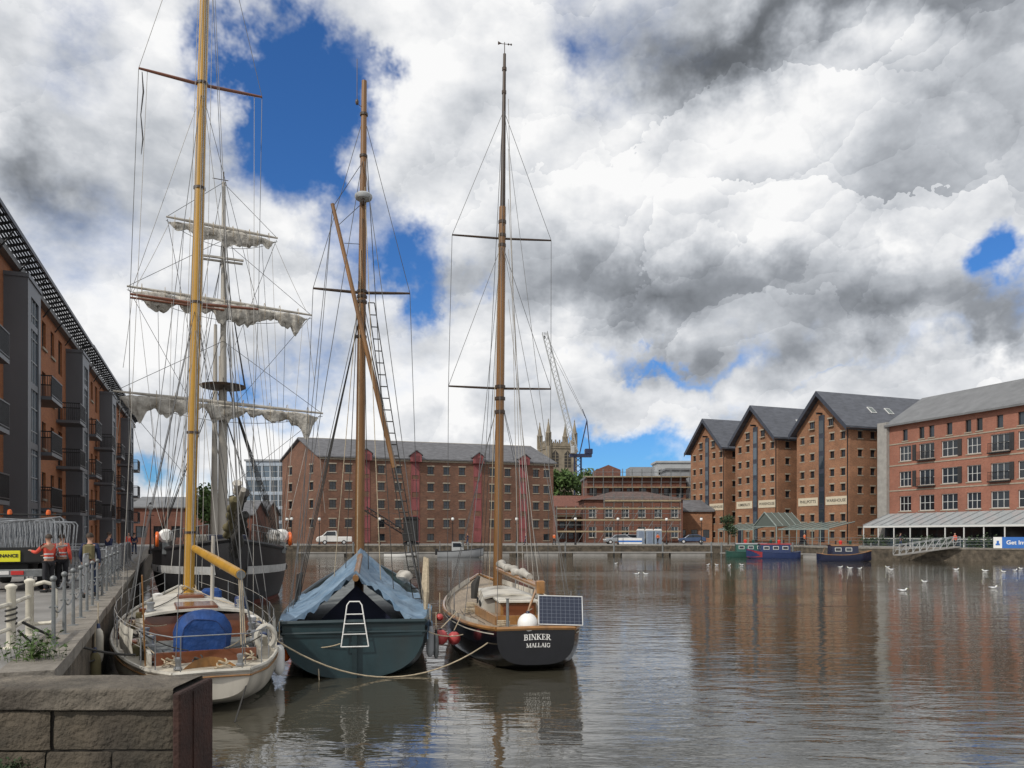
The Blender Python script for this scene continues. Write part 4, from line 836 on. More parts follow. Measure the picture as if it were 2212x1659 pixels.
for k in range(6):
    Y=23.+k*2.9; barrier(f'steel crowd barrier standing across the left walkway, {ORD[k]} from the front',(EDGE(Y)-1.6-.25*(k%3),Y,Q),R(20+25*(k%4)),0,'steel barriers across the left walkway')
# quay stanchions with chains
ps=[]
Ys=[10.9,12.1,13.3,14.5,15.7,16.9,18.2,19.6,21.1,22.7,24.4,26.2]
def edge2(Y): return EDGE(Y) if Y>19.2 else -10+(19.2-Y)*.4545
for i,Y in enumerate(Ys):
    x=edge2(Y)-.28; t=thing('chain_stanchion',f'grey metal chain post on the left quay edge, {ORD[i]} from the stone pier','post',(x,Y,Q),0,'chain posts along the left quay'); m=MB(); m.lathe([(.09,0),(.09,.02),(.03,.03),(.025,.92)],8); m.build('post',Mt['dullgalv'],t,smooth=True); MB().ell((0,0,.96),.045,.045,.045).build('ball_cap',Mt['dullgalv'],t,smooth=True); MB().tube([(.06,0,.55),(0,0,.58),(-.06,0,.55)],.016,5).build('chain_eye',Mt['dullgalv'],t); ps.append(Vector((x,Y,Q)))
def sagpts(a,b,s,n=10): return [a+(b-a)*k/n-Vector((0,0,s*4*(k/n)*(1-k/n))) for k in range(n+1)]
for i in range(len(ps)-1):
    m=MB(); m.tube(sagpts(ps[i]+Vector((0,0,.9)),ps[i+1]+Vector((0,0,.9)),.12),.014,4); m.tube(sagpts(ps[i]+Vector((0,0,.55)),ps[i+1]+Vector((0,0,.55)),.12),.014,4)
    tag(m.build('chain',Mt['dullgalv']),f'pair of sagging chains between quay posts, {ORD[i]} span from the stone pier','chain','chains along the left quay')
# cream mooring posts
A0=Vector((XX(24,10.7),10.7,Q)); A1=Vector((XX(64,12.0),12.0,Q)); A2=Vector((XX(-40,9.6),9.6,Q)); nA=(-A0.x,-A0.y,-A0.z)
mf=thing('mooring_bollards','cream painted steel mooring posts with rails wrapped in black rope on left quay','bollard',A0)
for a in (A0,A1): m=MB(); m.lathe([(.10,0),(.10,.02),(.058,.03),(.058,.82),(.075,.84),(.075,.87),(.03,.9)],14,a); m.build('post',Mt['cream'],mf,nA,smooth=True)
m=MB(); m.tube([A0+Vector((0,0,.62)),A1+Vector((0,0,.62))],.034,8); m.tube([A2+Vector((0,0,.62)),A0+Vector((0,0,.62))],.034,8)
m.tube([A0+Vector((0,0,.28)),A1+Vector((0,0,.28))],.03,8); m.tube([A2+Vector((0,0,.28)),A0+Vector((0,0,.28))],.03,8)
b=A1+Vector((.35,.1,0)); m.tube([A1+Vector((0,0,.78)),A1+Vector((.2,.05,.84)),b+Vector((-.04,0,.8)),b+Vector((0,0,.70)),b+Vector((.0,0,.3)),b+Vector((-.06,-.02,.2)),A1+Vector((0,0,.18))],.03,8); m.build('rail',Mt['cream'],mf,nA,smooth=True)
m=MB(); m.tube([A0+Vector((.068*math.cos(k*.7),.068*math.sin(k*.7),.34+.008*k)) for k in range(30)],.014,5); m.build('rope_coil',Mt['ropedark'],mf,nA,smooth=True)
# people on the left quay
bpk=MB(); bpk.cbox(-.14,.14,.11,.29,1.05,1.46,.06); bpk=bpk.mesh('backpack',Mt['khaki'],True)
def band(z,r): return MB().lathe([(r,z),(r,z+.04)],14,(0,0,0),Matrix.Scale(.80,4,Vector((0,1,0)))).mesh('reflective_band',Mt['silver'],True)
strp=[('reflective_band',band(1.03,.150)),('reflective_band',band(1.14,.142))]
place_person(PM_hv,'person in red high visibility jacket reaching toward the truck tail',(XX(105,20.9),20.9,Q),R(250),'workers in red by the truck',strp,.9)
place_person(PM_hv2,'person in red high visibility jacket and dark trousers standing right of the truck',(XX(134,22.4),22.4,Q),R(195),'workers in red by the truck',strp,.9)
pb=place_person(PM_blue,'person in dark blue jacket and jeans walking away along the quay',(XX(203,19.3)-.1,19.3,Q),R(200),None,None,.92)
bo=ob('backpack',bpk,None,pb.location,pb.rotation_euler[2]); bo.scale=(.92,)*3; tag(bo,'khaki backpack on the back of the walker in the blue jacket','backpack')
for i,(px,Y,pm_,lb_) in enumerate([(1738,104,PM_or,'person in orange standing beside the moored narrowboats'),(2063,86.5,PM_hv2,'person in red on the quay above the pale gangway'),(1197,110,PM_or,'person in orange on the far quay at the right end of the long warehouse'),(1136,110,PM_blue,'person in dark blue jacket on the far quay below the rightmost loading bay'),(1421,115,PM_or,'person in orange beside the portable toilets'),(1010,109,PM_blue,'person in dark jacket above the small grey motor boat'),(290,60,PM_blue,'person in dark clothes far along the left quay'),(277,55,PM_hv2,'person in red far along the left quay'),(1945,92,PM_blue,'person in dark clothes at the top of the pale gangway'),(236,33,PM_blue,'person in dark jacket beside the barriers on the left quay')]):
    place_person(pm_,lb_,(XX(px,Y),Y,Q),random.uniform(0,6))
# ------------------------------------------------------------ lamp posts
lm_p=MB(); lm_p.lathe([(.16,0),(.16,.25),(.08,.4),(.055,1.2),(.045,3.4)],10); lm_p.box(-.3,.3,-.02,.02,3.0,3.05); lm_p=lm_p.mesh('post',Mt['blackmetal'],True)
lm_g=MB(); lm_g.ell((0,0,3.66),.22,.22,.25); lm_g=lm_g.mesh('globe',Mt['lampglass'],True); lm_b=MB().lathe([(.1,3.4),(.14,3.46),(.05,3.5)],10).mesh('lantern_base',Mt['blackmetal'],True); lm_c=MB().lathe([(.14,3.86),(.1,3.93),(.02,4.05)],10).mesh('lantern_cap',Mt['blackmetal'],True)
for i,(px,Y) in enumerate([(978,109),(1116,109),(1243,109),(1335,110),(1440,112),(620,111),(690,110),(820,109),(1515,111),(325,60),(630,108)]):
    o=thing('street_lamp',f'black globe street lamp on the quayside, standing near '+['the small motor boat','the rightmost loading bay','the crane mast line','the banner barrier','the rightmost portable toilet','the gable of the long warehouse','the white pickup van','the second loading bay','the farthest gabled warehouse','the left apartment building','the bow of the black ship'][i],'street lamp',(XX(px,Y),Y,Q),0,'globe street lamps around the basin')
    ob('post',lm_p,o); ob('globe',lm_g,o); ob('lantern_cap',lm_c,o); ob('lantern_base',lm_b,o)
dc=thing('dock_crane','old black dock crane with slanting lattice jib before the long warehouse','crane',(XX(888,111),111,Q)); m=MB(); m.cbox(-1.0,1.0,-1,1,.5,3.6,.1); m.build('cabin',Mt['black'],dc); MB().lathe([(1.2,0),(1.2,.3),(.6,.5)],12).build('pedestal',Mt['blackmetal'],dc); m=MB(); lattice(m,(-.8,0,1.6),(-6.6,0,5.2),.6,10,.06); m.build('jib',Mt['blackmetal'],dc); m=MB(); m.extr([(-1.1,-1.1,3.6),(1.1,-1.1,3.6),(.9,-1.1,4.0),(-.9,-1.1,4.0)],(0,2.2,0)); m.build('roof',Mt['blackmetal'],dc); MB().tube([(0,0,4),(-6.6,0,5.3)],.03,3).build('cable',Mt['wire'],dc)
# ------------------------------------------------------------ pontoons, gangway
def pontoon(label,a,b,wd):
    t=thing('pontoon',label,'pontoon'); a=Vector((*a,0)); b=Vector((*b,0)); d=(b-a).normalized(); n=Vector((-d.y,d.x,0))*wd; k_=max(1,int((b-a).length/6)); dk=MB(); fl=MB()
    dk.extr([a+Vector((0,0,.42)),b+Vector((0,0,.42)),b+n+Vector((0,0,.42)),a+n+Vector((0,0,.42))],(0,0,.12)); 
    for i in range(k_):
        p=a+(b-a)*(i+.15)/k_; q=a+(b-a)*(i+.85)/k_; fl.extr([p+n*.05+Vector((0,0,-.3)),q+n*.05+Vector((0,0,-.3)),q+n*.95+Vector((0,0,-.3)),p+n*.95+Vector((0,0,-.3))],(0,0,.71))
    dk.build('deck',Mt['concrete'],t); fl.build('float',Mt['concrete'],t)
    for i in range(k_+1):
        p=a+(b-a)*i/k_+n*.5; m=MB(); m.tube([p+Vector((0,0,-.5)),p+Vector((0,0,1.9))],.11,8); m.build('pile',Mt['dullgalv'],t)
pontoon('long grey pontoon along the far quay below the long warehouse',(XX(640,100),100),(XX(1000,101),101),1.6)
pontoon('long grey pontoon along the far quay right of the small motor boat',(XX(1010,102),102),(XX(1540,102),102),1.6)
pontoon('grey pontoon behind the narrowboats at right',(XX(1555,99),99),(XX(1880,90),90),1.5)
gw=thing('gangway','pale railed gangway sloping down to the pontoon at right','gangway',(XX(1942,84.2),84.2,0)); p0=Vector((0,0,.55)); p1=Vector((6.6,-.2,1.5)); m=MB(); m.extr([p0,p1,p1+Vector((0,1.3,0)),p0+Vector((0,1.3,0))],(0,0,.1)); m.build('walkway',Mt['concrete'],gw)
for s in (0,1.3):
    m=MB(); o_=Vector((0,s,.1))
    for z in (.5,1.05): m.tube([p0+o_+Vector((0,0,z)),p1+o_+Vector((0,0,z))],.03,5)
    for k in range(10): p=p0+(p1-p0)*k/9+o_; m.tube([p,p+Vector((0,0,1.05))],.025,5); 
    for k in range(9): p=p0+(p1-p0)*k/9+o_; q=p0+(p1-p0)*(k+1)/9+o_; m.tube([p,q+Vector((0,0,1.05))],.016,4)
    m.build('handrail',Mt['greymid'],gw)
# ------------------------------------------------------------ hull tool
class Hull:
    def __init__(s,st): s.st=st
    def get(s,y):
        st=s.st; y=max(st[0][0],min(st[-1][0],y)); i=0
        while i<len(st)-2 and y>st[i+1][0]: i+=1
        p0=st[max(i-1,0)];p1=st[i];p2=st[i+1];p3=st[min(i+2,len(st)-1)]; h=p2[0]-p1[0]; t=(y-p1[0])/h; out=[]
        for k in range(1,5):
            m1=(p2[k]-p0[k])/(p2[0]-p0[0])*h; m2=(p3[k]-p1[k])/(p3[0]-p1[0])*h
            out.append((2*t**3-3*t*t+1)*p1[k]+(t**3-2*t*t+t)*m1+(-2*t**3+3*t*t)*p2[k]+(t**3-t*t)*m2)
        out[0]=max(.01,out[0]); return out
    def pt(s,y,t,sd):
        b,zs,zb,e=s.get(y); th=t*PI/2; return Vector((sd*b*max(0,math.sin(th))**e, y, zb+(zs-zb)*(1-max(0,math.cos(th))**e)))
    def zt(s,y,z):
        lo,hi=0,1
        for _ in range(20):
            m=(lo+hi)/2
            if s.pt(y,m,1).z<z: lo=m
            else: hi=m
        return lo
    def ys(s,n): a,b=s.st[0][0],s.st[-1][0]; return [a+(b-a)*k/n for k in range(n+1)]
    def hull(s,root,m,n=36,k=10,transom=None,name='hull'):
        g=MB(); rows=[]
        for y in s.ys(n): rows.append([s.pt(y,i/k,-1) for i in range(k,0,-1)]+[s.pt(y,0,1)]+[s.pt(y,i/k,1) for i in range(1,k+1)])
        g.grid(rows); o=g.build(name,m,root,smooth=True,ang=50)
        r=rows[0]; tm=MB(); tm.add([p+Vector((0,-.004,0)) for p in r],[tuple(range(len(r)))]); tm.build('transom',transom or m,root)
        return o
    def deck(s,root,m,drop=.06,inset=.02,n=30,camber=.05):
        g=MB(); rows=[]
        for y in s.ys(n):
            b,zs,_,_=s.get(y); b=max(.005,b-inset); rows.append([(b*x,y,zs-drop+camber*(1-x*x)) for x in (-1,-.6,-.2,.2,.6,1)])
        g.grid(rows); return g.build('deck',m,root,smooth=True)
    def rail(s,root,m,r=.04,n=40,name='cap_rail',dz=0,off=0):
        for sd in (-1,1):
            t=MB(); t.tube([Vector((sd*(s.get(y)[0]+off),y,s.get(y)[1]+dz)) for y in s.ys(n)],r,6); t.build(name,m,root,smooth=True)
        b,zs,_,_=s.get(s.st[0][0]); t=MB(); t.tube([(-b,s.st[0][0],zs+dz),(0,s.st[0][0]-.05,zs+dz+.02),(b,s.st[0][0],zs+dz)],r,6); t.build('stern_rail' if dz==0 else name,m,root)
    def band(s,root,m,z0f,z1f,y0,y1,name,off=.012,n=40):
        for sd in (-1,1):
            rows=[]
            for k in range(n+1):
                y=y0+(y1-y0)*k/n; a=s.pt(y,s.zt(y,z0f(y)),sd); b=s.pt(y,s.zt(y,z1f(y)),sd); o=Vector((sd*off,-off*.5,0)); rows.append([a+o,(a+b)/2+o*1.3,b+o])
            g=MB(); g.grid(rows); g.build(name,m,root,smooth=True)
def ln(root,name,a,b,r,m,sag=0,n=None):
    a=Vector(a); b=Vector(b); t=MB(); t.tube(sagpts(a,b,sag,n or (10 if sag else 1)) ,r,5); return t.build(name,Mt[m],root)
def pole(root,name,a,b,r0,r1,m,n=12,taper=3):
    t=MB(); a=Vector(a); b=Vector(b); t.tube([a+(b-a)*k/6 for k in range(7)],[r0+(r1-r0)*(k/6)**taper for k in range(7)],n); return t.build(name,Mt[m],root,smooth=True)
def winch(root,p,r=.09,m='galv'):
    t=MB(); t.lathe([(r*1.2,0),(r*1.2,.03),(r*.75,.05),(r*.7,.12),(r*.95,.17),(r*.9,.2),(.02,.21)],12,p); t.build('winch',Mt[m],root,smooth=True)
# ------------------------------------------------------------ white yacht
WX,WYy,WR=-4.98,12.75,R(25.5)
wy_=thing('sailing_yacht','white sailing yacht with tall yellow mast and blue cockpit cover beside the quay','boat',(WX,WYy,0),WR)
HW=Hull([(0,.60,.70,.24,.75),(.7,.98,.69,.02,.72),(2.5,1.42,.70,-.35,.75),(5,1.66,.77,-.5,.8),(8,1.50,.90,-.5,.85),(10.5,.96,1.07,-.4,1.),(12.4,.32,1.25,-.1,1.1),(13.2,.03,1.33,.5,1.2)])
HW.hull(wy_,Mt['whitehull']); HW.deck(wy_,Mt['deckcream'],.05); HW.rail(wy_,Mt['whitedirty'],.035); HW.rail(wy_,Mt['varnish'],.018,dz=-.09,name='rubbing_strake',off=.012)
HW.band(wy_,mat('bootstripe',(.10,.12,.10),.7,var=.4),lambda y:-.05,lambda y:.07,.9,12.6,'boot_stripe')
def trunk(root,y0,y1,w0,w1,zb,z0,z1,msides,mtop,over=.05,name='cabin',tumble=.12):
    c=MB(); c.add([(-w0,y0,zb),(w0,y0,zb),(w1,y1,zb+.12),(-w1,y1,zb+.12),(-w0+tumble,y0+.05,z0),(w0-tumble,y0+.05,z0),(w1-tumble,y1-.25,z1),(-w1+tumble,y1-.25,z1)],[(0,1,5,4),(1,2,6,5),(2,3,7,6),(3,0,4,7)]); o=c.build(name,msides,root)
    r=MB(); rows=[]
    for k in range(7):
        t=k/6; y=y0-.06+(y1-.2-y0)*t; w=(w0+(w1-w0)*t)-tumble+over; z=z0+(z1-z0)*t; rows.append([(w*x,y,z+.1*(1-x*x)) for x in (-1,-.75,-.4,0,.4,.75,1)])
    r.grid(rows); rows2=[[(p[0],p[1],p[2]+.05) for p in rr] for rr in rows]; r.grid(rows2); r.grid([rows[0],rows2[0]]); r.grid([rows[-1],rows2[-1]]); r.grid([[q[0] for q in rows],[q[0] for q in rows2]]); r.grid([[q[-1] for q in rows],[q[-1] for q in rows2]]); r.build('cabin_top',mtop,o,smooth=True)
    return o
cb=trunk(wy_,4.0,8.4,1.12,.8,.66,1.26,1.32,Mt['mahog'],Mt['whitedirty'])
for sd in (-1,1):
    for k in range(3):
        y=4.9+k*1.1; x=sd*(1.12-.073*(y-4)-.045); m=MB(); m.ell((x,y,1.0),.03,.22,.09,12,6); m.build('porthole',Mt['pane'],cb)
m=MB(); m.box(-.36,.36,3.97,4.02,.70,1.28); m.build('companionway_door',mat('doorwood',(.12,.035,.014),.3,coat=.5),cb); m=MB(); m.cbox(-.42,.42,4.0,5.2,1.38,1.46,.02); m.build('sliding_hatch',Mt['mahog'],cb)
m=MB(); m.cbox(-.3,.3,6.4,7.0,1.40,1.52,.03); m.build('skylight_hatch',Mt['mahog'],cb)
m=MB()
for sd in (-1,1): m.extr([(sd*.9,1.3,.64),(sd*1.06,3.98,.66),(sd*1.06,3.98,.96),(sd*.9,1.3,.88)],(sd*.06,0,0))
m.build('cockpit_coaming',Mt['whitedirty'],wy_); MB().box(-.86,.86,1.25,1.32,.64,.89).build('aft_coaming',Mt['mahog'],wy_)
m=MB(); m.add([(-.89,1.33,.715),(.89,1.33,.715),(1.05,3.96,.76),(-1.05,3.96,.76)],[(0,1,2,3)]); m.build('cockpit_sole',Mt['deckgrey'],wy_)
m=MB(); rows=[]
for k in range(11):
    t=k/10; y=2.05+1.0*t; end=min(1,min(t,1-t)*9+.80); hh=.82-.10*t; w=.50*end; row=[]
    for i in range(17):
        a=PI*i/16; c_,s_=math.cos(a),max(0,math.sin(a)); x=-w*math.copysign(abs(c_)**.5,c_)*(1-.30*s_**2); z=.72+hh*end*s_**.42; nn=noise.noise(Vector((x*3,y*3,z*3)))*.05+noise.noise(Vector((x*9,y*9,z*7)))*.02; row.append((x+nn,y+nn,z+nn*.6))
    rows.append(row)
m.grid(rows); m.add(list(rows[0]),[tuple(range(17))]); m.add(list(rows[-1]),[tuple(range(17))]); m.build('cockpit_cover',Mt['bluecover'],wy_,smooth=True,ang=60)
m=MB(); m.tube([rows[0][i] for i in range(17)],.010,5); m.tube([rows[5][i] for i in range(17)],.010,5); m.build('cover_seam',mat('seam',(.01,.03,.12),.7),wy_)
m=MB(); rows=[[(x*.42,.62-.14*x*x+.0,.69),(x*.42,.6-.14*x*x,.69+.16*(1-x*x)+.02)] for x in [-1+k*.2 for k in range(11)]]; m.grid(rows); m.build('stern_board',Mt['varnish'],wy_)
for p in ((-.93,2.0,.92),(.93,2.0,.92),(-1.0,3.1,.95),(1.0,3.1,.95),(-.9,4.4,1.34),(.9,4.4,1.34)): winch(wy_,p)
for p in ((-.5,.55,.69),(.5,.55,.69)): winch(wy_,p,.06)
m=MB(); m.tube([(-.6,.08,1.3),(-.48,-.05,1.32),(.48,-.05,1.32),(.6,.08,1.3)],.011,6)
for x in (-.85,-.48,.48,.85): m.tube([(x,.05 if abs(x)<.6 else .5,.69),(x,-.05 if abs(x)<.6 else .45,1.32)],.011,6)
m.tube([(-.6,.08,1.3),(-.85,.45,1.32),(-1.1,1.2,1.32)],.011,6); m.tube([(.6,.08,1.3),(.85,.45,1.32),(1.1,1.2,1.32)],.011,6); m.build('pushpit_rail',Mt['galv'],wy_,smooth=True)
for sd in (-1,1):
    st=[(sd*(HW.get(y)[0]-.06),y,HW.get(y)[1]) for y in (1.2,2.4,3.6,4.8,6.0,7.2,8.4,9.6,10.8,11.8)]
    for p in st: pole(wy_,'stanchion',p,(p[0],p[1],p[2]+.66),.013,.011,'galv',6)
    for z in (.33,.64):
        m=MB(); m.tube([(p[0],p[1],p[2]+z) for p in st],.006,4); m.build('lifeline',Mt['wirelight'],wy_)
    m=MB(); rows=[]
    for k in range(9): y=1.6+k*.17; b,zs,_,_=HW.get(y); rows.append([(sd*(b-.045+.01*math.sin(k*2)),y,zs+.1),(sd*(b-.03+.012*math.cos(k*1.7)),y,zs+.34),(sd*(b-.045),y,zs+.60)])
    m.grid(rows); m.build('dodger_cloth',Mt['whitedirty'],wy_)
MW=Vector((0,8.0,.9)); TW=Vector((.50,8.0,21)); pole(wy_,'mast',MW,TW,.13,.105,'mastyellow',14)
def mw(z): return MW+(TW-MW)*((z-.9)/20.1)
m=MB(); m.tube([mw(2.6)+Vector((.06,-.118,0)),mw(20)+Vector((.05,-.108,0))],.02,5); m.build('sail_track',Mt['galv'],wy_)
for z in (3.0,5.6,9.0,12.,14.75): m=MB(); m.lathe([(.15,0),(.15,.06)],14,mw(z)); m.build('mast_band',Mt['mastdark'],wy_)
for z,hl in ((14.75,1.5),(9.0,1.55)):
    c=mw(z)
    for sd in (-1,1): pole(wy_,'spreader',c,c+Vector((sd*hl,0,.05)),.045,.03,'mahog',8)
for sd in (-1,1):
    a=mw(20.5); b=mw(14.75)+Vector((sd*1.5,0,.05)); c=mw(9.0)+Vector((sd*1.55,0,.05)); d=Vector((sd*1.42,7.9,.92))
    ln(wy_,'shroud',a,b,.008,'wire'); ln(wy_,'shroud',b,c,.008,'wire'); ln(wy_,'shroud',c,d,.008,'wire'); ln(wy_,'shroud',mw(14.6),c,.007,'wire'); ln(wy_,'lower_shroud',mw(8.9),(sd*1.42,7.3,.9),.008,'wire'); ln(wy_,'lower_shroud',mw(8.9),(sd*1.38,8.6,.94),.008,'wire')
    ln(wy_,'running_backstay',mw(14.7),(sd*1.3,2.4,.86),.008,'wire'); ln(wy_,'backstay',mw(20.8),(sd*.55,.2,.76),.007,'wire'); ln(wy_,'flag_halyard',mw(14.75)+Vector((sd*1.3,0,0)),(sd*1.5,7.0,1.45),.007,'wirelight',.1); ln(wy_,'lazy_jack',mw(8.5),(sd*.5,4.6,2.2),.007,'wirelight',.05); ln(wy_,'running_backstay',mw(9.),(sd*1.45,4.2,.86),.008,'wire')
ln(wy_,'forestay',mw(20.8),(0,13.0,1.35),.009,'wire'); ln(wy_,'inner_forestay',mw(14.7),(0,11.3,1.25),.008,'wire')
for k in range(5): ln(wy_,'halyard',mw(20-.6*k)+Vector((.16-.08*k,-.17,0)),mw(1.6)+Vector((.3-.14*k,-.2-.05*k,0)),.007,'wirelight',.0)
fl=MB(); a=mw(14.7)+Vector((-1.42,-.05,0)); fl.tube([a,a+Vector((.03,0,-.5)),a+Vector((-.03,0,-1.1)),a+Vector((.02,.0,-1.7)),a+Vector((-.02,0,-2.1))],[.01,.02,.012,.018,.006],5); fl.build('signal_halyard',Mt['ropedark'],wy_)
Wi=(Matrix.Translation((WX,WYy,0))@Matrix.Rotation(WR,4,'Z')).inverted()
bE=Wi@Vector((-5.3,15.0,2.2)); bS=mw(2.62)+Vector((.1,-.2,0)); bo_=MB(); bo_.tube([bS,bS+(bE-bS)*.5,bE],[.09,.11,.10],10); o=bo_.build('boom',Mt['mastyellow'],wy_,smooth=True)
MB().tube([bE+(bE-bS).normalized()*.001,bE+(bE-bS).normalized()*.05],.085,10).build('boom_end_fitting',Mt['dullgalv'],o)
ln(wy_,'topping_lift',bE,mw(20),.007,'wire'); 
m=MB(); m.tube([(bE.x,bE.y,bE.z),(bE.x+.02,bE.y+.1,.75)],.018,6); m.tube([(bE.x,bE.y,bE.z),(bE.x+.3,bE.y+.1,.75)],.018,6); m.build('boom_crutch',Mt['dullgalv'],wy_)
m=MB(); m.tube([(.45,6.2,1.3),(.48,6.2,2.95)],.045,8); m.build('pale_post',Mt['mastpale'],wy_,smooth=True)
for k in range(3): ln(wy_,'mainsheet',bE+Vector((.03*k-.03,0,-.1)),(.62+.05*k,1.5+.1*k,.92),.009,'rope')
for k in range(3): m=MB(); m.tube([mw(1.6)+Vector((.17*math.cos(a*.5)+.02*k,.17*math.sin(a*.5)-.1,.06*math.sin(a)-.25*k)) for a in range(14)],.02,5); m.build('rope_coil',Mt['rope'],wy_,smooth=True)
for i,(x,y,mm) in enumerate([(-.6,1.0,'rope'),(.7,1.05,'rope'),(1.15,3.6,'boatgreen'),(-1.2,4.5,'ropedark'),(.2,.3,'rope'),(.8,9.3,'rope'),(.95,2.6,'ropedark'),(-.95,2.6,'rope'),(1.3,5.2,'rope'),(-.15,.9,'ropedark'),(-.75,1.7,'ropedark'),(.72,1.75,'rope'),(-1.3,6.2,'rope'),(1.25,6.6,'ropedark')]):
    m=MB(); zz=HW.get(y)[1]+(.2 if abs(x)<1 and 2<y<4 else 0); m.tube([(x+(.15-.003*k)*math.cos(k*.6),y+(.15-.003*k)*math.sin(k*.6),zz+.01+.004*k+.025*math.sin(k)) for k in range(34)],.014,5); m.build('coiled_line',Mt[mm],wy_,smooth=True)
for k,(a,b) in enumerate([((.5,.55,.75),(1.0,1.9,.95)),((-.5,.55,.75),(-1.0,2.0,.95)),((1.0,3.1,1.1),(1.2,6.5,.95)),((.3,1.3,.9),(.95,3.0,1.0)),((-.9,4.4,1.4),(0,7.8,1.6)),((.9,4.4,1.4),(.1,7.8,1.6)),((-1.1,1.2,1.3),(-.3,1.3,.9)),((-1.2,3.,1.3),(-.6,3.9,1.1)),((.85,.5,1.2),(.3,1.3,.9))]): ln(wy_,'deck_line',a,b,.011,'rope' if k%2 else 'ropedark',.06)
gm=['whitedirty','mahog','boatblue','ropedark','galv','khaki']
for k in range(26):
    sd=-1 if k%2 else 1; y=1.3+k*.29; b,zs,_,_=HW.get(y); x=sd*(b-.24-.14*random.random()); s=random.uniform(.05,.13); m=MB()
    if k%3: m.cbox(x-s,x+s,y-s*1.3,y+s*1.3,zs-.05,zs+s*1.5,s*.25)
    else: m.lathe([(s,0),(s*.9,s*1.5),(s*.3,s*1.8)],9,(x,y,zs-.04))
    m.build('deck_gear',Mt[gm[k%6]],wy_)
m=MB(); m.lathe([(.12,0),(.12,.22),(.06,.26)],10,(1.28,5.6,.79)); m.build('deck_ventilator',Mt['white'],wy_,smooth=True)
m=MB(); m.lathe([(.10,0),(.08,.1),(.12,.25),(.13,.35),(.05,.38)],10,(-.7,9.4,1.0)); m.build('deck_ventilator',Mt['white'],wy_,smooth=True)
m=MB(); m.cbox(-.35,.35,9.0,9.8,1.02,1.3,.05); m.build('deck_box',Mt['white'],wy_)
m=MB(); m.cbox(.3,.75,7.1,7.6,1.35,1.6,.06); m.build('canvas_bag',Mt['bluecover'],wy_); m=MB(); m.lathe([(.13,0),(.14,.25),(.12,.3)],10,(.95,4.7,1.28)); m.build('bucket',Mt['boatblue'],wy_,smooth=True)
m=MB(); m.tube([(.98+.16*math.cos(a),.9,1.12+.2*math.sin(a)) for a in [R(-60+300*k/12) for k in range(13)]],.05,7); m.build('horseshoe_buoy',Mt['whitedirty'],wy_,smooth=True)
m=MB(); m.tube([(-1.0,1.0,.72),(-1.05,.7,2.3)],.014,6); m.build('ensign_staff',Mt['varnish'],wy_)
# ------------------------------------------------------------ green boat
gb=thing('sailing_boat','dark green wooden sailing boat with faded blue tarpaulin tent, between the white and black boats','boat',(-3.28,16.0,0),R(10))
HG=Hull([(0,1.46,1.15,-.02,.78),(1.5,1.64,1.1,-.35,.74),(4,1.78,1.08,-.6,.74),(7,1.72,1.2,-.7,.75),(10,1.25,1.5,-.7,.9),(12.3,.5,1.85,-.4,1.1),(13.2,.05,2.0,.3,1.2)])
HG.hull(gb,Mt['hullgreen']); HG.deck(gb,Mt['deckgrey'],.32); HG.rail(gb,Mt['hulldark'],.055); HG.rail(gb,Mt['hulldark'],.035,dz=-.22,name='rubbing_strake',off=.005)
m=MB(); m.box(-1.40,1.40,-.035,-.006,.86,.93); m.build('transom_strake',Mt['hulldark'],gb); m=MB(); m.box(-.05,.05,-.1,-.005,-.4,.95); m.build('rudder_post',Mt['hulldark'],gb)
m=MB(); rows=[]; NU,NV=64,50
for i in range(NU+1):
    u=-1+2*i/NU; au=abs(u); y0=.0+.90*(1-au)+.30*math.sin(u*9+.6)*(1-au)*.4-.14*noise.noise(Vector((u*4,2,2))); row=[]
    for k in range(NV+1):
        v=k/NV; y=y0+(6.6-y0)*v; b,zs,_,_=HG.get(y); rid=2.15+.46*v-.24*math.sin(v*PI); hang=max(0,(au-.76)/.24)
        x=u*(b+.05)/.76 if au<.76 else math.copysign(b+.05+.02*hang,u)
        ss=math.sin(min(1,au/.76)*PI)
        h=zs+.03+(rid-zs)*max(0,1-au/.76)**1.32-.17*ss*abs(math.sin(v*7+.4*u))
        h-=hang*(.32+.14*math.sin(v*19+u*3)+.09*math.sin(v*43+u)+.14*noise.noise(Vector((v*9,u*2,8))))
        fold=.08*math.sin(v*15+au*9+2*noise.noise(Vector((u*2,v*3,5))))*au*(1-hang)
        n_=noise.noise(Vector((u*3,v*7,1.3)))*.15+noise.noise(Vector((u*8,v*13,4)))*.075+abs(noise.noise(Vector((u*13,v*23,9))))*-.05+noise.noise(Vector((u*21,v*37,9)))*.02+fold
        row.append((x+n_*.35*(1 if au>.1 else 0),y,h+n_*(.8 if au>.05 else .3)))
    rows.append(row)
m.grid(rows); m.build('tarpaulin',Mt['tarp'],gb,smooth=True,ang=80)
m=MB(); m.grid([[rows[i][0],(rows[i][0][0],rows[i][0][1]-.01,rows[i][0][2]-.10-.05*math.sin(i*1.7)-.04*noise.noise(Vector((i*.6,0,0))))] for i in range(2,NU-1)]); m.build('tarpaulin_hem',Mt['tarp'],gb,smooth=True)
m=MB(); m.add([(-1.0,1.5,.85),(1.0,1.5,.85),(0,1.5,1.82)],[(0,1,2)]); m.build('opening_shade_sheet',Mt['navy'],gb)  # dark sheet added across the tent opening, its colour standing in for interior shade
m=MB(); m.tube([(0,.75,2.02),(0,6.4,2.42)],.07,8); m.build('boom',Mt['mastbrown'],gb)
for k,(x,y) in enumerate([(-1.45,.5),(-1.6,1.6),(1.5,.6),(1.65,1.9),(1.7,3.2)]): ln(gb,'tarpaulin_lashing',(x,y,1.12),(x*.99,y-.1,.8),.012,'rope')
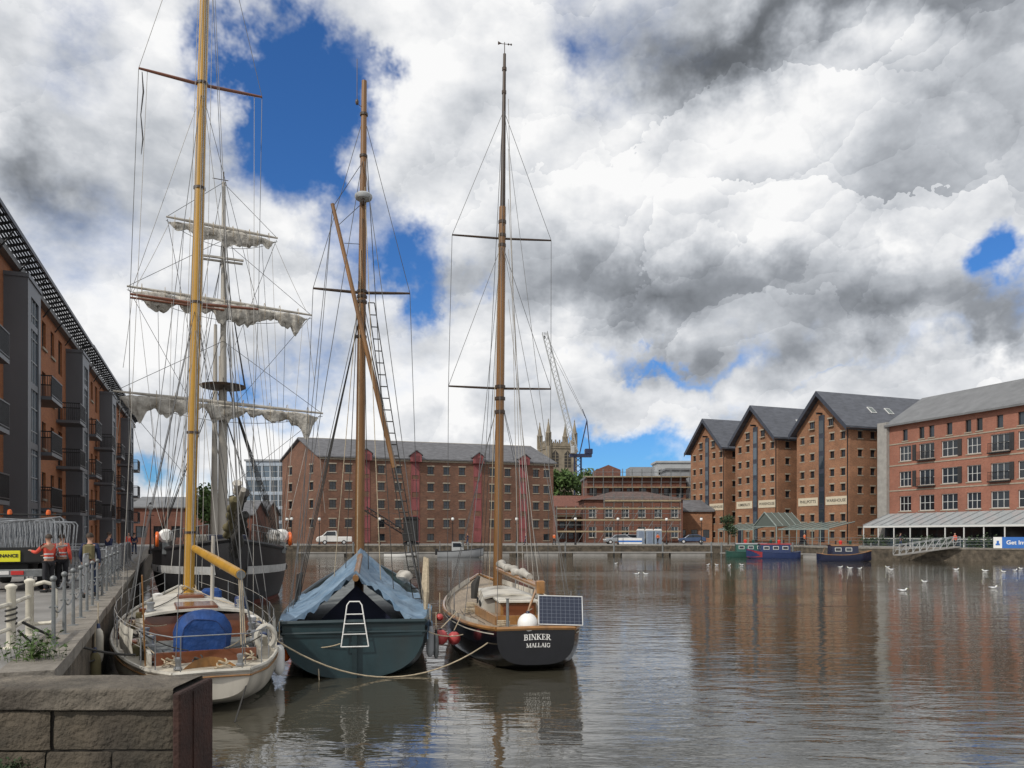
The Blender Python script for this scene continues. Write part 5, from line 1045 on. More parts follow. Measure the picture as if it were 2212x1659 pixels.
m=MB(); m.cbox(-.9,-.3,.25,.7,.83,1.12,.03); m.build('deck_locker',Mt['navy'],gb); m=MB(); m.cbox(.2,.95,.3,.75,.83,1.05,.03); m.build('deck_locker',Mt['hulldark'],gb)
m=MB(); f0=(-.27,-.12,.66); f1=(.29,-.12,.66)
m.tube([f0,(-.15,-.1,1.52),(-.10,-.08,1.59),(.1,-.08,1.59),(.15,-.1,1.52),f1],.014,6); m.tube([f0,f1],.014,6)
for t in (.3,.55,.78): m.tube([(-.27+.12*t,-.115,.66+.86*t),(.29-.14*t,-.115,.66+.86*t)],.012,6)
m.build('boarding_ladder',Mt['white'],gb,smooth=True)
MGm=Vector((-.06,6.4,.8)); TG=Vector((.10,6.4,16.15)); pole(gb,'mast',MGm,TG,.14,.075,'mastbrown',14,2)
def mg(z): return MGm+(TG-MGm)*((z-.8)/15.2)
Gi=(Matrix.Translation((-3.28,16,0))@Matrix.Rotation(R(10),4,'Z')).inverted()
pole(gb,'gaff_spar',Gi@at(852,1010,21.6),Gi@at(718,440,21.9),.075,.055,'mastbrown',10,1)
c=mg(9.9)
for sd in (-1,1): pole(gb,'spreader',c,c+Vector((sd*1.38,0,.06)),.045,.03,'mastdark',8)
for z in (9.6,9.75,9.9,8.6,13.8,15.0): m=MB(); m.lathe([(.15 if z<12 else .115,0),(.15 if z<12 else .115,.07)],12,mg(z)); m.build('mast_band',Mt['mastdark'],gb)
m=MB(); m.lathe([(.05,0),(.22,.03),(.25,.07),(.25,.14),(.2,.19),(.05,.21)],16,mg(12.45)+Vector((.02,-.27,0))); m.build('radar_dome',Mt['greymid'],gb,smooth=True); m=MB(); m.tube([mg(12.4),mg(12.42)+Vector((.02,-.4,0))],.04,6); m.build('radar_bracket',Mt['mastdark'],gb)
m=MB(); m.tube([mg(15.2),mg(15.3)+Vector((-.18,-.05,.0)),mg(15.5)+Vector((-.2,-.05,.0)),mg(15.6)+Vector((-.2,-.05,1.0))],.010,4); m.ell(mg(15.35)+Vector((-.2,-.05,0)),.05,.05,.09); m.build('aerial',Mt['mastdark'],gb)
for sd in (-1,1):
    tip=c+Vector((sd*1.38,0,.06)); b=(sd*1.7,6.2,1.2)
    ln(gb,'shroud',mg(15),tip,.009,'wire'); ln(gb,'shroud',tip,b,.009,'wire')
    for k in range(3): ln(gb,'lower_shroud',mg(9.5),(sd*1.72,5.2+.6*k,1.15),.013,'ropedark')
    for k in range(2): ln(gb,'running_backstay',mg(13.9-4*k),(sd*1.6,2.4+k,1.15),.010,'wire')
    for k in range(3): ln(gb,'deadeye_lanyard',(sd*1.72,5.2+.6*k,1.15),(sd*1.66,5.2+.6*k,1.9),.028,'ropedark')
for k in range(6): ln(gb,'halyard',mg(13.8-.9*k)+Vector((.1-.05*k,-.12,0)),(.9-.33*k,4.6+.25*k,1.5),.011,'rope' if k%2 else 'ropedark',.05)
for k in range(4): ln(gb,'forestay',mg(15-1.6*k),(0,12.9-.8*k,2.0),.010,'wire')
for k in range(3): ln(gb,'peak_halyard',Gi@at(720+12*k,445+40*k,21.9),mg(13.7-1.2*k),.009,'ropedark')
for k in range(2): ln(gb,'vang',Gi@at(719,442,21.9),(-1.6,3.0+2*k,1.2),.009,'wire')
rl_=MB(); a0,a1=mg(9.6)+Vector((.18,-.1,0)),mg(9.6)+Vector((.36,-.1,0)); b0_,b1_=Vector((1.45,5.0,1.2)),Vector((1.75,5.0,1.2)); pa=sagpts(a0,b0_,.25,26); pb_=sagpts(a1,b1_,.25,26); rl_.tube(pa,.014,4); rl_.tube(pb_,.014,4)
for k in range(27): rl_.tube([pa[k],pb_[k]],.016,4)
rl_.build('rope_ladder',Mt['ropedark'],gb)
for k,y in enumerate((2.0,2.6,3.2)):
    m=MB(); m.tube([(1.6+.03*k,y,1.2),(1.62,y,1.6),(1.66,y+.2,2.4)],[.05,.07,.03],6); m.build('belayed_rope_coil',Mt['rope'],gb)
lump=MB(); lump.ell((1.2,4.6,1.85),.22,.4,.16,12,8); lump.v=[(v[0]+.06*noise.noise(Vector(v)*5),v[1],v[2]+.06*noise.noise(Vector(v)*5+Vector((3,0,0)))) for v in lump.v]; lump.build('bundled_sail',Mt['canvas'],gb,smooth=True)
# ------------------------------------------------------------ black yacht
bk=thing('sailing_yacht','black hulled wooden yacht lettered Binker Mallaig with solar panel on its stern','boat',(.52,16.6,0),R(8.5))
HB=Hull([(0,.86,.95,.16,.62),(.6,1.1,.93,-.06,.66),(2,1.42,.9,-.4,.72),(4.5,1.68,.92,-.6,.8),(7,1.5,1.04,-.6,.85),(9.5,.86,1.24,-.5,1.),(11.2,.25,1.42,-.1,1.1),(11.7,.03,1.5,.5,1.2)])
HB.hull(bk,Mt['hullblack']); HB.deck(bk,Mt['teak'],.05); HB.rail(bk,Mt['varnish'],.05)
HB.band(bk,Mt['whitedirty'],lambda y:HB.get(y)[1]-.13,lambda y:HB.get(y)[1]-.105,.1,11.2,'cove_line',.008)
HB.band(bk,mat('bootred',(.16,.12,.09),.6),lambda y:.0,lambda y:.05,.8,11.,'boot_stripe',.008)
ob('lettering',TX['binker'],bk,(.03,-.012,.77)); ob('lettering',TX['mallaig'],bk,(.05,-.012,.59))
cb=trunk(bk,3.6,6.4,.82,.62,.88,1.28,1.32,Mt['whitedirty'],Mt['whitedirty'],.04)
for sd in (-1,1):
    for k in range(2): m=MB(); m.ell((sd*(.76-.04*k),4.3+1.0*k,1.12),.03,.13,.1,12,6); m.build('porthole',Mt['pane'],cb)
m=MB(); m.cbox(-.45,.45,2.4,3.5,.9,1.3,.03); hh=m.build('companion_hatch',Mt['varnish'],bk); m=MB(); m.box(-.38,.38,2.37,2.399,.95,1.25); m.build('hatch_doors',Mt['mahog'],hh); m=MB(); m.cbox(-.5,.5,2.3,3.6,1.302,1.36,.02); m.build('hatch_roof',Mt['whitedirty'],hh)
m=MB()
for sd in (-1,1): m.extr([(sd*.7,1.1,.9),(sd*.92,3.6,.9),(sd*.92,3.6,1.14),(sd*.7,1.1,1.1)],(sd*.05,0,0))
m.box(-.7,.7,1.06,1.11,.9,1.12); m.build('cockpit_coaming',Mt['varnish'],bk)
m=MB(); m.add([(-.69,1.12,.935),(.69,1.12,.935),(.9,3.55,.935),(-.9,3.55,.935)],[(0,1,2,3)]); m.build('cockpit_sole',Mt['teak'],bk)
for k in range(3):
    m=MB(); m.tube([(-(.98+.14*k),1.2,.93),(-(1.12+.16*k),3.0,.915),(-(1.1+.17*k),4.6,.93)],.008,4); m.build('deck_seam',Mt['ropedark'],bk)
for sd in (-1,1):
    rows=[]
    for k in range(20):
        y=1.+k*.5; b,zs,_,_=HB.get(y); rows.append([(sd*(b-.07),y,zs-.03),(sd*(b-.05),y,zs+.13)])
    m=MB(); m.grid(rows); m.build('bulwark',Mt['whitedirty'],bk)
    for y in (3.3,7.2,9.): b,zs,_,_=HB.get(y); pole(bk,'stanchion',(sd*(b-.07),y,zs),(sd*(b-.07),y,zs+.6),.014,.012,'galv',6)
sp_=ob('solar_panel',MB().box(-.47,.47,-.015,.015,-.31,.31).mesh('solar_panel',Mt['solar']),bk,(.56,.1,1.32)); sp_.rotation_euler=(R(-20),R(2),R(-4))
m=MB(); m.box(-.49,.49,-.02,.03,-.33,-.311); m.box(-.49,.49,-.02,.03,.311,.33); m.box(-.49,-.471,-.02,.03,-.31,.31); m.box(.471,.49,-.02,.03,-.31,.31); m.build('frame',Mt['silver'],sp_)
m=MB(); m.tube([(.25,.15,.95),(.3,.15,1.3)],.018,6); m.tube([(.8,.2,.95),(.75,.15,1.35)],.018,6); m.build('panel_bracket',Mt['galv'],bk); m=MB(); m.tube([(-.2,.1,1.0),(1.05,.05,1.0)],.02,6); m.build('stern_bar',Mt['white'],bk)
m=MB(); m.lathe([(.035,0),(.03,.62),(.05,.64)],8,(-.55,.5,.92)); m.build('stern_post',Mt['dullgalv'],bk)
MBm=Vector((0,6.5,.95)); TB=Vector((.22,6.5,17.4)); pole(bk,'mast',MBm,Vector((.158,6.5,12.8)),.135,.10,'mastbrown',14,2); pole(bk,'topmast',Vector((.154,6.48,12.2)),TB,.085,.045,'mastdark',10,1)
def mbk(z): return MBm+(TB-MBm)*((z-.95)/16.45)
for z,hl in ((11.85,1.5),(7.35,1.55)):
    c=mbk(z)
    for sd in (-1,1): pole(bk,'spreader',c,c+Vector((sd*hl,0,.03)),.035,.025,'mastdark',8)
for z in (6.6,7.0,7.35,11.6,11.9,12.3,16.2,16.9): r_=.16 if z<10 else (.12 if z<13 else .07); m=MB(); m.lathe([(r_,0),(r_,.09)],12,mbk(z)); m.build('mast_band',Mt['mastdark'],bk)
m=MB(); q=mbk(17.4); m.tube([q,q+Vector((0,0,.35))],.012,4); m.tube([q+Vector((-.2,0,.3)),q+Vector((.2,0,.3))],.01,4); m.add([q+Vector((-.2,0,.25)),q+Vector((-.2,0,.37)),q+Vector((-.08,0,.31))],[(0,1,2)]); 
for s in (.12,.2): m.ell(q+Vector((s,0,.3)),.03,.03,.03,6,4)
m.build('wind_vane',Mt['mastdark'],bk)
for sd in (-1,1):
    t1=mbk(11.85)+Vector((sd*1.5,0,.03)); t2=mbk(7.35)+Vector((sd*1.55,0,.03)); b=(sd*1.5,6.4,1.05)
    ln(bk,'shroud',mbk(15.7),t1,.008,'wire'); ln(bk,'shroud',t1,t2,.008,'wire'); ln(bk,'shroud',t2,b,.008,'wire'); ln(bk,'shroud',mbk(11.7),t2,.008,'wire'); ln(bk,'lower_shroud',mbk(7.2),(sd*1.5,5.9,1.0),.009,'wire'); ln(bk,'lower_shroud',mbk(7.2),(sd*1.45,6.9,1.06),.009,'wire'); ln(bk,'running_backstay',mbk(11.8),(sd*1.35,2.3,.95),.008,'wire'); ln(bk,'backstay',mbk(15.8),(sd*.8,.4,1.),.007,'wire')
for k in range(5): ln(bk,'halyard',mbk(16-1.5*k)+Vector((.12+.02*k,-.1,0)),(.5+.14*k,5.6-.1*k,1.3),.009,'wirelight',.03)
ln(bk,'halyard',mbk(12)+Vector((-.1,-.1,0)),(-.3,6.1,1.3),.009,'rope'); 
for k in range(3): ln(bk,'forestay',mbk(16.5-4.*k),(0,11.5-1.*k,1.5),.009,'wire')
bo_=MB(); bo_.tube([(0,6.3,1.95),(0.35,1.4,1.75)],.085,10); bo_.build('boom',Mt['varnish'],bk,smooth=True)
m=MB(); m.tube([(.02*k+.03*math.sin(k*2.1),6.1-.28*k,2.1-.012*k+.03*math.sin(k*1.3)) for k in range(14)],[.1+.03*math.sin(k*1.9) for k in range(14)],9); m.build('furled_sail',Mt['canvas'],bk,smooth=True)
m=MB(); m.cbox(.25,.45,1.25,1.5,1.6,1.9,.03); m.build('boom_end_block',Mt['varnish'],bk); m=MB(); m.tube([(.3,1.6,1.7),(0,1.5,.95)],.03,6); m.tube([(.38,1.6,1.7),(.7,1.5,.95)],.03,6); m.build('boom_crutch',Mt['varnish'],bk)
for k in range(3): ln(bk,'mainsheet',(.35,1.4,1.7),(.2+.1*k,.9,.97),.009,'rope')
for i,(x,y) in enumerate([(-.9,5.2),(1.0,5.,),(-1.1,3.9),(.5,8.4),(-.6,.8)]):
    m=MB(); zz=HB.get(y)[1]; m.tube([(x+.14*math.cos(k*.6),y+.14*math.sin(k*.6),zz+.0+.004*k) for k in range(30)],.014,5); m.build('coiled_line',Mt['rope'],bk,smooth=True)
m=MB(); m.tube([(-.75,6.0,1.1),(-.72,6.05,1.5),(-.6,6.1,1.75)],[.09,.12,.05],8); m.build('rope_bundle',Mt['ropedark'],bk,smooth=True)
m=MB(); m.cbox(-.45,.45,7.4,8.3,1.05,1.25,.04); m.build('fore_hatch',Mt['whitedirty'],bk)
# ------------------------------------------------------------ black square rigger
shp=thing('tall_ship','black square rigged tall ship with pale hull stripe and furled canvas sails on its yards','ship',(-11.3,31.,0),R(24))
HS=Hull([(0,.12,2.75,.2,1.1),(1.0,1.1,2.6,-.4,.95),(3,2.2,2.4,-.9,.8),(6,2.9,2.25,-1,.7),(11,3.1,2.2,-1,.65),(18,2.8,2.4,-1,.65),(22,2.0,2.65,-.2,.65)])
HS.hull(shp,Mt['shipblack'],40,12); HS.deck(shp,Mt['teak'],.6); HS.rail(shp,Mt['shipblack'],.09)
HS.band(shp,mat('stripe',(.42,.42,.41),.6,var=.2,dirt=.35),lambda y:1.22+.1*abs(y-8)/8,lambda y:1.55+.1*abs(y-8)/8,.5,21.5,'white_stripe',.03,50)
for sd in (-1,1):
    for k in range(4):
        y=5.2+3.4*k; p=HS.pt(y,HS.zt(y,1.42),sd); m=MB(); m.cbox(p.x-.06,p.x+.06,y-.16,y+.16,1.30,1.52,.02); m.build('gun_port',Mt['shipblack'],shp)
HS.band(shp,mat('anti',(.12,.03,.02),.8),lambda y:-.3,lambda y:.18,1.5,20,'boot_stripe',.02)
m=MB(); m.cbox(-1.3,1.3,8.5,13,1.65,2.95,.08); m.build('deckhouse',Mt['whitedirty'],shp); m=MB(); m.cbox(-.8,.8,2.4,3.4,1.85,2.95,.06); m.build('windlass_cover',Mt['navy'],shp)
for sd in (-1,1):
    for y in (4.2,7.2): m=MB(); m.tube([(sd*2.45,y-.5,2.9),(sd*2.45,y-.4,2.9),(sd*2.45,y+.4,2.9),(sd*2.45,y+.5,2.9)],[.2,.31,.31,.2],12); m.build('liferaft_canister',Mt['white'],shp,smooth=True); MB().box(sd*2.45-.15,sd*2.45+.15,y-.45,y+.45,2.1,2.6).build('raft_cradle',Mt['dullgalv'],shp)
    m=MB(); m.tube([(sd*2.75+.05*sd,3.9+.27*math.cos(a),2.75+.27*math.sin(a)) for a in [2*PI*k/16 for k in range(17)]],.07,8); m.build('lifebuoy',Mt['orange'],shp,smooth=True)
    rows=[]
    for k in range(16): y=.8+k*1.2; rows.append((sd*(HS.get(y)[0]-.1),y,HS.get(y)[1]+.75))
    m=MB(); m.tube(rows,.022,5)
    for p in rows: m.tube([p,(p[0],p[1],p[2]-.8)],.02,4)
    m.build('guard_rail',Mt['dullgalv'],shp)
    nt_=MB()
    for k in range(15):
        y=.8+k*1.0; b0=HS.get(y); b1=HS.get(y+1.0); P0=Vector((sd*(b0[0]-.1),y,b0[1])); P1=Vector((sd*(b1[0]-.1),y+1.,b1[1]))
        for j in range(5): nt_.tube([P0.lerp(P1,j/5),P0.lerp(P1,(j+1)/5)+Vector((0,0,.72))],.012,3); nt_.tube([P0.lerp(P1,j/5)+Vector((0,0,.72)),P0.lerp(P1,(j+1)/5)],.012,3)
    nt_.build('rail_netting',Mt['ropedark'],shp)
m=MB(); m.tube([(0,2.,2.65),(0,-5.2,4.5)],[.2,.09],10); m.build('bowsprit',Mt['mastpale'],shp,smooth=True)
def lumpy(root,name,pts,r,m_,seed,n=10):
    t=MB(); rr=[r*(.6+1.0*abs(noise.noise(Vector((k*.9,seed,0))))) for k in range(len(pts))]; t.tube([Vector(p)+Vector((noise.noise(Vector((k*.7,seed,5)))*r*.9,0,noise.noise(Vector((k*.8,seed,9)))*r*.9)) for k,p in enumerate(pts)],rr,n); return t.build(name,Mt[m_],root,smooth=True,ang=60)
lumpy(shp,'furled_jib',[(.1,1.2-.3*k,3.0+.083*k) for k in range(19)],.2,'ropedark',1.1); lumpy(shp,'furled_jib',[(-.2,.2-.3*k,2.8+.093*k) for k in range(16)],.17,'khaki',2.7); lumpy(shp,'furled_staysail',[(.05,.3,2.95+.165*k) for k in range(11)],.17,'ropedark',4.2); lumpy(shp,'furled_staysail',[(.02,-2.2-.16*k,4.0+.1*k) for k in range(9)],.17,'canvas',7.7)
lumpy(shp,'bowsprit_net',[(.15,.3-.3*k,2.15+.12*k) for k in range(14)],.2,'ropedark',6.3)
for k in range(9): ln(shp,'bobstay',(-.25+.06*k,-.2-.45*k,3.8),(.25-.05*k,-.1,1.2+.15*k),.014,'ropedark')
MS=Vector((0,6,1.8)); TS=Vector((.05,6,19.7))
pole(shp,'fore_mast',MS,(0,6,11.4),.23,.18,'mastpale',14,1); pole(shp,'fore_topmast',(0,5.75,10.0),TS,.15,.08,'mastpale',12,1)
m=MB(); m.lathe([(.3,0),(1.0,.1),(1.05,.2),(.9,.2)],12,(0,5.9,9.8)); m.build('fighting_top',Mt['mastdark'],shp); m=MB(); m.box(-.9,.9,5.5,5.62,15.9,15.98); m.box(-.9,.9,6.0,6.1,15.9,15.98); m.build('crosstrees',Mt['mastpale'],shp); m=MB(); m.tube([TS,TS+Vector((0,0,.5))],.02,4); m.tube([TS+Vector((-.5,0,.1)),TS+Vector((.2,0,.1))],.02,4); m.build('masthead_aerial',Mt['mastdark'],shp)
TI=-.045
def furled(root,zc,h,seed,r0,droop):
    y=5.45; m=MB(); rows=[]; n=120
    for i in range(n+1):
        t=-1+2*i/n; x=t*h*.94; nn=noise.noise(Vector((x*.55,seed,0))); n2=noise.noise(Vector((x*1.7,seed,3))); n4=noise.noise(Vector((x*5,seed,7)))
        env=max(.10,(1-abs(t)**9)); rr=r0*(.75+.5*nn+.35*n2+.14*n4)*env; hang=droop*max(0,.55+1.2*nn+.7*n2+.2*n4+(1.5*math.exp(-((t-.88)/.07)**2))+(.5*math.exp(-((t+.85)/.08)**2))+.5*math.exp(-(t/.1)**2))*env
        row=[]
        for k in range(20):
            a=2*PI*k/20; s_,c_=math.sin(a),math.cos(a); wr=1+.4*noise.noise(Vector((x*2.2,k*.9,seed)))+.22*noise.noise(Vector((x*6,k*1.7,seed+4))); low=max(0,-s_); row.append((x+.10*n2*s_+.06*n4*c_+.10*low*noise.noise(Vector((x*3,seed,k))),y-.02+c_*rr*(.95-.35*low)*wr, zc+TI*x-.10+(s_*rr*.7 if s_>0 else s_*(rr*.8+hang))*wr))
        row.append(row[0]); rows.append(row)
    m.grid(rows); m.build('furled_sail',Mt['canvas'],root,smooth=True,ang=75)
    q=MB(); q.tube([(x_,y,zc+.13+TI*x_) for x_ in (-h,-h*.5,0,h*.5,h)],[.045,.075,.09,.075,.045],8); yo=q.build('yard',Mt['mastpale'],root,smooth=True)
    for k in range(9):
        x=-h*.85+h*1.7*k/8+.12*math.sin(k*2.3); g_=MB(); g_.tube([(x,y+(r0+.1)*math.cos(a),zc+TI*x-.05+(r0+.14)*math.sin(a)) for a in [2*PI*j/10 for j in range(11)]],.012,4); g_.build('gasket',Mt['rope'],yo)
    ft=MB(); ft.tube(sagpts(Vector((-h,y+.1,zc-TI*h)),Vector((h,y+.1,zc+TI*h)),.75,12),.012,4); ft.build('foot_rope',Mt['ropedark'],yo)
furled(shp,17.2,2.45,1.3,.19,.30); furled(shp,13.75,4.05,5.1,.25,.46); furled(shp,9.0,4.6,9.7,.27,.58)
pole(shp,'spare_yard',(-3.9,5.2,13.5),(.0,5.2,13.4),.05,.05,'mahog',8)
for sd in (-1,1):
    for k in range(5): ln(shp,'shroud',(sd*.15,6,10.3),(sd*2.85,5.8+.75*k,2.3),.018,'ropedark')
    m=MB()
    for j in range(16):
        f=(j+1)/17; a=Vector((sd*.15,6,10.3)).lerp(Vector((sd*2.85,5.8,2.3)),f); b=Vector((sd*.15,6,10.3)).lerp(Vector((sd*2.85,8.8,2.3)),f); m.tube([a,b],.012,3)
    m.build('ratlines',Mt['ropedark'],shp)
    for k in range(3): ln(shp,'topmast_shroud',(sd*.08,5.9,15.9),(sd*1.0,5.7+.25*k,10.0),.014,'ropedark')
    m=MB()
    for j in range(12): f=(j+1)/13; m.tube([Vector((sd*.08,5.9,15.9)).lerp(Vector((sd*1.,5.7,10.0)),f),Vector((sd*.08,5.9,15.9)).lerp(Vector((sd*1.,6.2,10.0)),f)],.01,3)
    m.build('ratlines',Mt['ropedark'],shp)
    for z,h in ((17.25,2.4),(13.8,4.),(9.05,4.5)):
        zt=z+TI*sd*h
        ln(shp,'lift',(sd*h,5.45,zt+.1),(0,5.6,z+3.0 if z<17 else 19.5),.012,'ropedark'); ln(shp,'brace',(sd*h,5.5,zt),(sd*1.2,15,z-3.2 if z>10 else 6.),.012,'ropedark'); ln(shp,'clew_line',(sd*h*.95,5.4,zt-.1),(sd*(h+.2 if z<17 else 3.8),5.45,z-3.4 if z>12 else 4.),.011,'wirelight',.1); ln(shp,'buntline',(sd*h*.4,5.3,zt),(sd*2.5,5.6,2.6),.011,'wirelight'); ln(shp,'buntline',(sd*h*.7,5.3,zt),(sd*2.6,5.9,2.6),.010,'ropedark'); ln(shp,'sheet',(sd*h*.9,5.3,zt-.3),(sd*2.4,3.2,2.6),.010,'wirelight',.15)
    for k in range(3): ln(shp,'backstay',(sd*.08,6,19.2-3.4*k),(sd*2.85,10.+k,2.4),.013,'wire')
for z,y in ((19.4,-5.1),(16.4,-4.4),(15.9,-3.2),(10.5,-1.4),(10.3,.4)): ln(shp,'forestay',(0,5.8,z),(0,y,4.5-.2*(y+5.1)),.016,'ropedark')
pole(shp,'main_mast',(0,14,1.9),(.1,14.3,15.0),.22,.09,'mastpale',12,1)
for sd in (-1,1):
    for k in range(3): ln(shp,'shroud',(.08,14.2,11.5),(sd*2.9,14+.8*k,2.5),.015,'ropedark')
ln(shp,'triatic_stay',(.05,6,18.5),(.1,14.3,14.9),.012,'wire')
# ------------------------------------------------------------ fenders and buoys
def fender_ball(label,c,r,m_,hang=None):
    t=thing('ball_fender',label,'fender',c); MB().ell((0,0,0),r,r,r*1.05,16,10).build('ball',Mt[m_],t,smooth=True); MB().lathe([(r*.22,r*.98),(r*.2,r*1.15),(r*.1,r*1.25)],10).build('neck',Mt['black' if m_!='white' else 'boatnavy'],t,smooth=True); ln(t,'lanyard',(0,0,r*1.2),(hang or Vector((0,0,r*1.2+.5))),.012,'rope')
def fender_tube(label,c,r,h,m_,cap):
    t=thing('fender',label,'fender',c); MB().lathe([(r*.4,-h/2-.03),(r*.85,-h/2+.03),(r,-h/2+.12),(r,h/2-.12),(r*.85,h/2-.03),(r*.4,h/2+.03)],14).build('body',Mt[m_],t,smooth=True); MB().lathe([(r*.45,h/2+.03),(r*.4,h/2+.08),(.02,h/2+.12)],10).build('end_cap',Mt[cap],t,smooth=True); ln(t,'lanyard',(0,0,h/2+.1),(0,0,h/2+.5),.01,'rope')
fender_ball('red ball fender hanging at the black yacht port quarter, nearer of the two',at(952,1376,17.3),.165,'redball',Vector((.35,.3,.55))); fender_ball('dull red ball fender tight against the black yacht hull',at(981,1378,17.9),.15,'redball',Vector((.15,.1,.5)))
fender_ball('small red ball fender just above the two larger red ones',at(950,1333,19.0),.09,'redball')
fender_ball('white ball fender resting on the stern deck of the black yacht',at(1140,1347,16.75),.225,'white',Vector((.1,.3,.3)))
fender_tube('white cylindrical fender between the white yacht and green boat',at(603,1424,15.6),.11,.55,'white','boatblue'); fender_ball('orange ball fender behind the white cylindrical fender',at(614,1415,16.1),.13,'orange')
fender_tube('pale grey fender at the green boat starboard quarter, taller one',at(929,1385,16.8),.085,.62,'greylight','black'); fender_tube('thin grey fender right beside the taller pale one',at(942,1395,17.0),.06,.5,'dullgalv','black')
fender_tube('dirty white fender between the white yacht and the quay wall',at(212,1395,14.2),.09,.6,'whitedirty','boatblue'); fender_tube('blue topped brown fender low against the quay wall',at(205,1442,13.8),.1,.5,'khaki','boatblue')
# mooring ropes
def rope(label,a,b,s,r=.014,m_='rope',n=18):
    m=MB(); m.tube(sagpts(a,b,s,n),r,5); return tag(m.build('mooring_rope',Mt[m_],smooth=True),label,'rope')
rope('long pale mooring rope sagging from the white yacht to the black yacht stern',at(590,1378,15.0),at(1065,1380,16.9),.80,.016)
rope('pale rope from the white yacht to the green boat transom',at(575,1345,16.0),at(735,1390,15.85),.25,.013); rope('pale rope from the green boat quarter to the black yacht',at(900,1350,16.3),at(1000,1370,17.2),.12,.013)
rope('black mooring rope from the cream posts to the white yacht stern',A0+Vector((.1,.1,.35)),at(292,1414,13.6),.12,.022,'ropedark'); rope('second black rope from the cream posts down to the quay fender',A0+Vector((.1,0,.25)),at(215,1420,14.0),.25,.018,'ropedark')
rope('black rope hanging from the white yacht stern into the water',at(543,1440,13.4),at(507,1560,12.2),.02,.014,'ropedark'); rope('pale rope trailing from the green boat rudder post into the water',at(688,1440,15.9),at(690,1480,15.7),0,.012)
# ------------------------------------------------------------ narrowboats and small boats
def narrowboat(label,loc,rz,Ln,hm,cm,tm,stripe,bow=None,grp='narrowboats by the right quay'):
    t=thing('narrowboat',label,'boat',loc,rz,grp); h=Hull([(0,.75,.85,-.2,.5),(.6,1.0,.75,-.3,.45),(2,1.03,.7,-.3,.45),(Ln-2.3,1.03,.75,-.3,.45),(Ln-1,.75,.95,-.2,.6),(Ln,.06,1.15,.1,.9)]); h.hull(t,hm,24,6); h.deck(t,Mt['deckgrey'],.05); h.rail(t,stripe,.04)
    if bow: h.band(t,bow,lambda y:.15,lambda y:h.get(y)[1]-.03,Ln-1.7,Ln-.05,'bow_panel',.015,10)
    m=MB(); c0,c1=1.2,Ln-1.6; m.extr([(-.92,c0,.7),(.92,c0,.7),(.8,c0,1.65),(.5,c0,1.75),(-.5,c0,1.75),(-.8,c0,1.65)],(0,c1-c0,0)); c=m.build('cabin',cm,t); m=MB(); m.extr([(-.84,c0-.1,1.652),(-.5,c0-.1,1.77),(.5,c0-.1,1.77),(.84,c0-.1,1.652),(.84,c0-.1,1.70),(.5,c0-.1,1.81),(-.5,c0-.1,1.81),(-.84,c0-.1,1.70)],(0,c1-c0+.2,0)); m.build('roof',tm,c)
    for sd in (-1,1):
        n=int((c1-c0)/1.1)
        for k in range(n):
            y=c0+.6+k*1.1; T=Matrix.Translation((sd*.865,y,1.28))@Matrix.Rotation(sd*R(-7.2),4,'Y'); m=MB(); m.box(-.02,.02,-.33,.33,-.2,.2,T); w_=m.build('window',Mt['winwhite'],c); m=MB(); m.box(-.03,.03,-.28,.28,-.15,.15,T); m.build('pane',Mt['pane'],w_)
    m=MB(); m.lathe([(.08,1.75),(.08,2.2),(.1,2.22)],8,(0,c0+.6,0)); m.build('chimney',Mt['black'],c); m=MB(); m.tube([(.3,c0-.9,.8),(.0,c0-.5,1.5)],.02,5); m.build('tiller',Mt['varnish'],t)
    for k in range(2):
        m=MB(); m.lathe([(.14,0),(.17,.22)],8,(-.3+.3*k,c0+1.2+k*.9,1.8)); m.ell((-.3+.3*k,c0+1.2+k*.9,2.1),.2,.2,.16,8,5); m.build('roof_planter',Mt['boatgreen' if k%2 else 'red'],c)
    return t
narrowboat('green narrowboat moored farthest left of the three by the canopy',(XX(1568,96.5),96.5,0),R(-100),6.4,Mt['boatgreen'],mat('cabgreen',(.02,.09,.07),.35),Mt['greylight'],Mt['boatgreen'])
narrowboat('red bowed blue narrowboat moored between the green and dark ones',(XX(1726,92.5),92.5,0),R(84),6.2,Mt['boatblue'],Mt['boatblue'],Mt['boatred'],Mt['boatblue'],Mt['boatred'])
narrowboat('dark navy narrowboat moored nearest the pale gangway',(XX(1768,83.5),83.5,0),R(-96),5.5,Mt['boatnavy'],Mt['boatnavy'],Mt['mastbrown'],Mt['varnish'])
mbt=thing('motor_boat','small grey motor boat with wheelhouse moored at the far pontoon','boat',(XX(945,97),97,0),R(-86)); h=Hull([(0,.9,.75,-.2,.5),(2,1.05,.8,-.3,.55),(4.4,.8,1.0,-.2,.7),(5.8,.06,1.2,.2,1.)]); h.hull(mbt,Mt['greylight'],20,6); h.deck(mbt,Mt['deckgrey'],.1); h.rail(mbt,Mt['blackmetal'],.05); m=MB(); m.extr([(-.6,1.8,.7),(-.6,3.4,.7),(-.6,3.0,1.95),(-.6,1.8,1.95)],(1.2,0,0)); c=m.build('wheelhouse',Mt['greymid'],mbt); 
for sx in (-.61,.603): MB().extr([(sx,1.95,1.3),(sx,3.1,1.3),(sx,2.9,1.8),(sx,1.95,1.8)],(.01,0,0)).build('window',Mt['pane'],c)
m=MB(); m.tube([(-.6,.3,.8),(-.6,.3,2.0),(.6,.3,2.0),(.6,.3,.8)],.03,5); m.build('rail_arch',Mt['galv'],mbt); m=MB(); m.tube([(0,2.2,1.95),(0,2.2,3.)],.02,4); m.build('aerial',Mt['wire'],mbt); m=MB(); m.cbox(-.2,.2,-.3,.05,.3,1.1,.06); m.build('outboard_engine',Mt['black'],mbt)
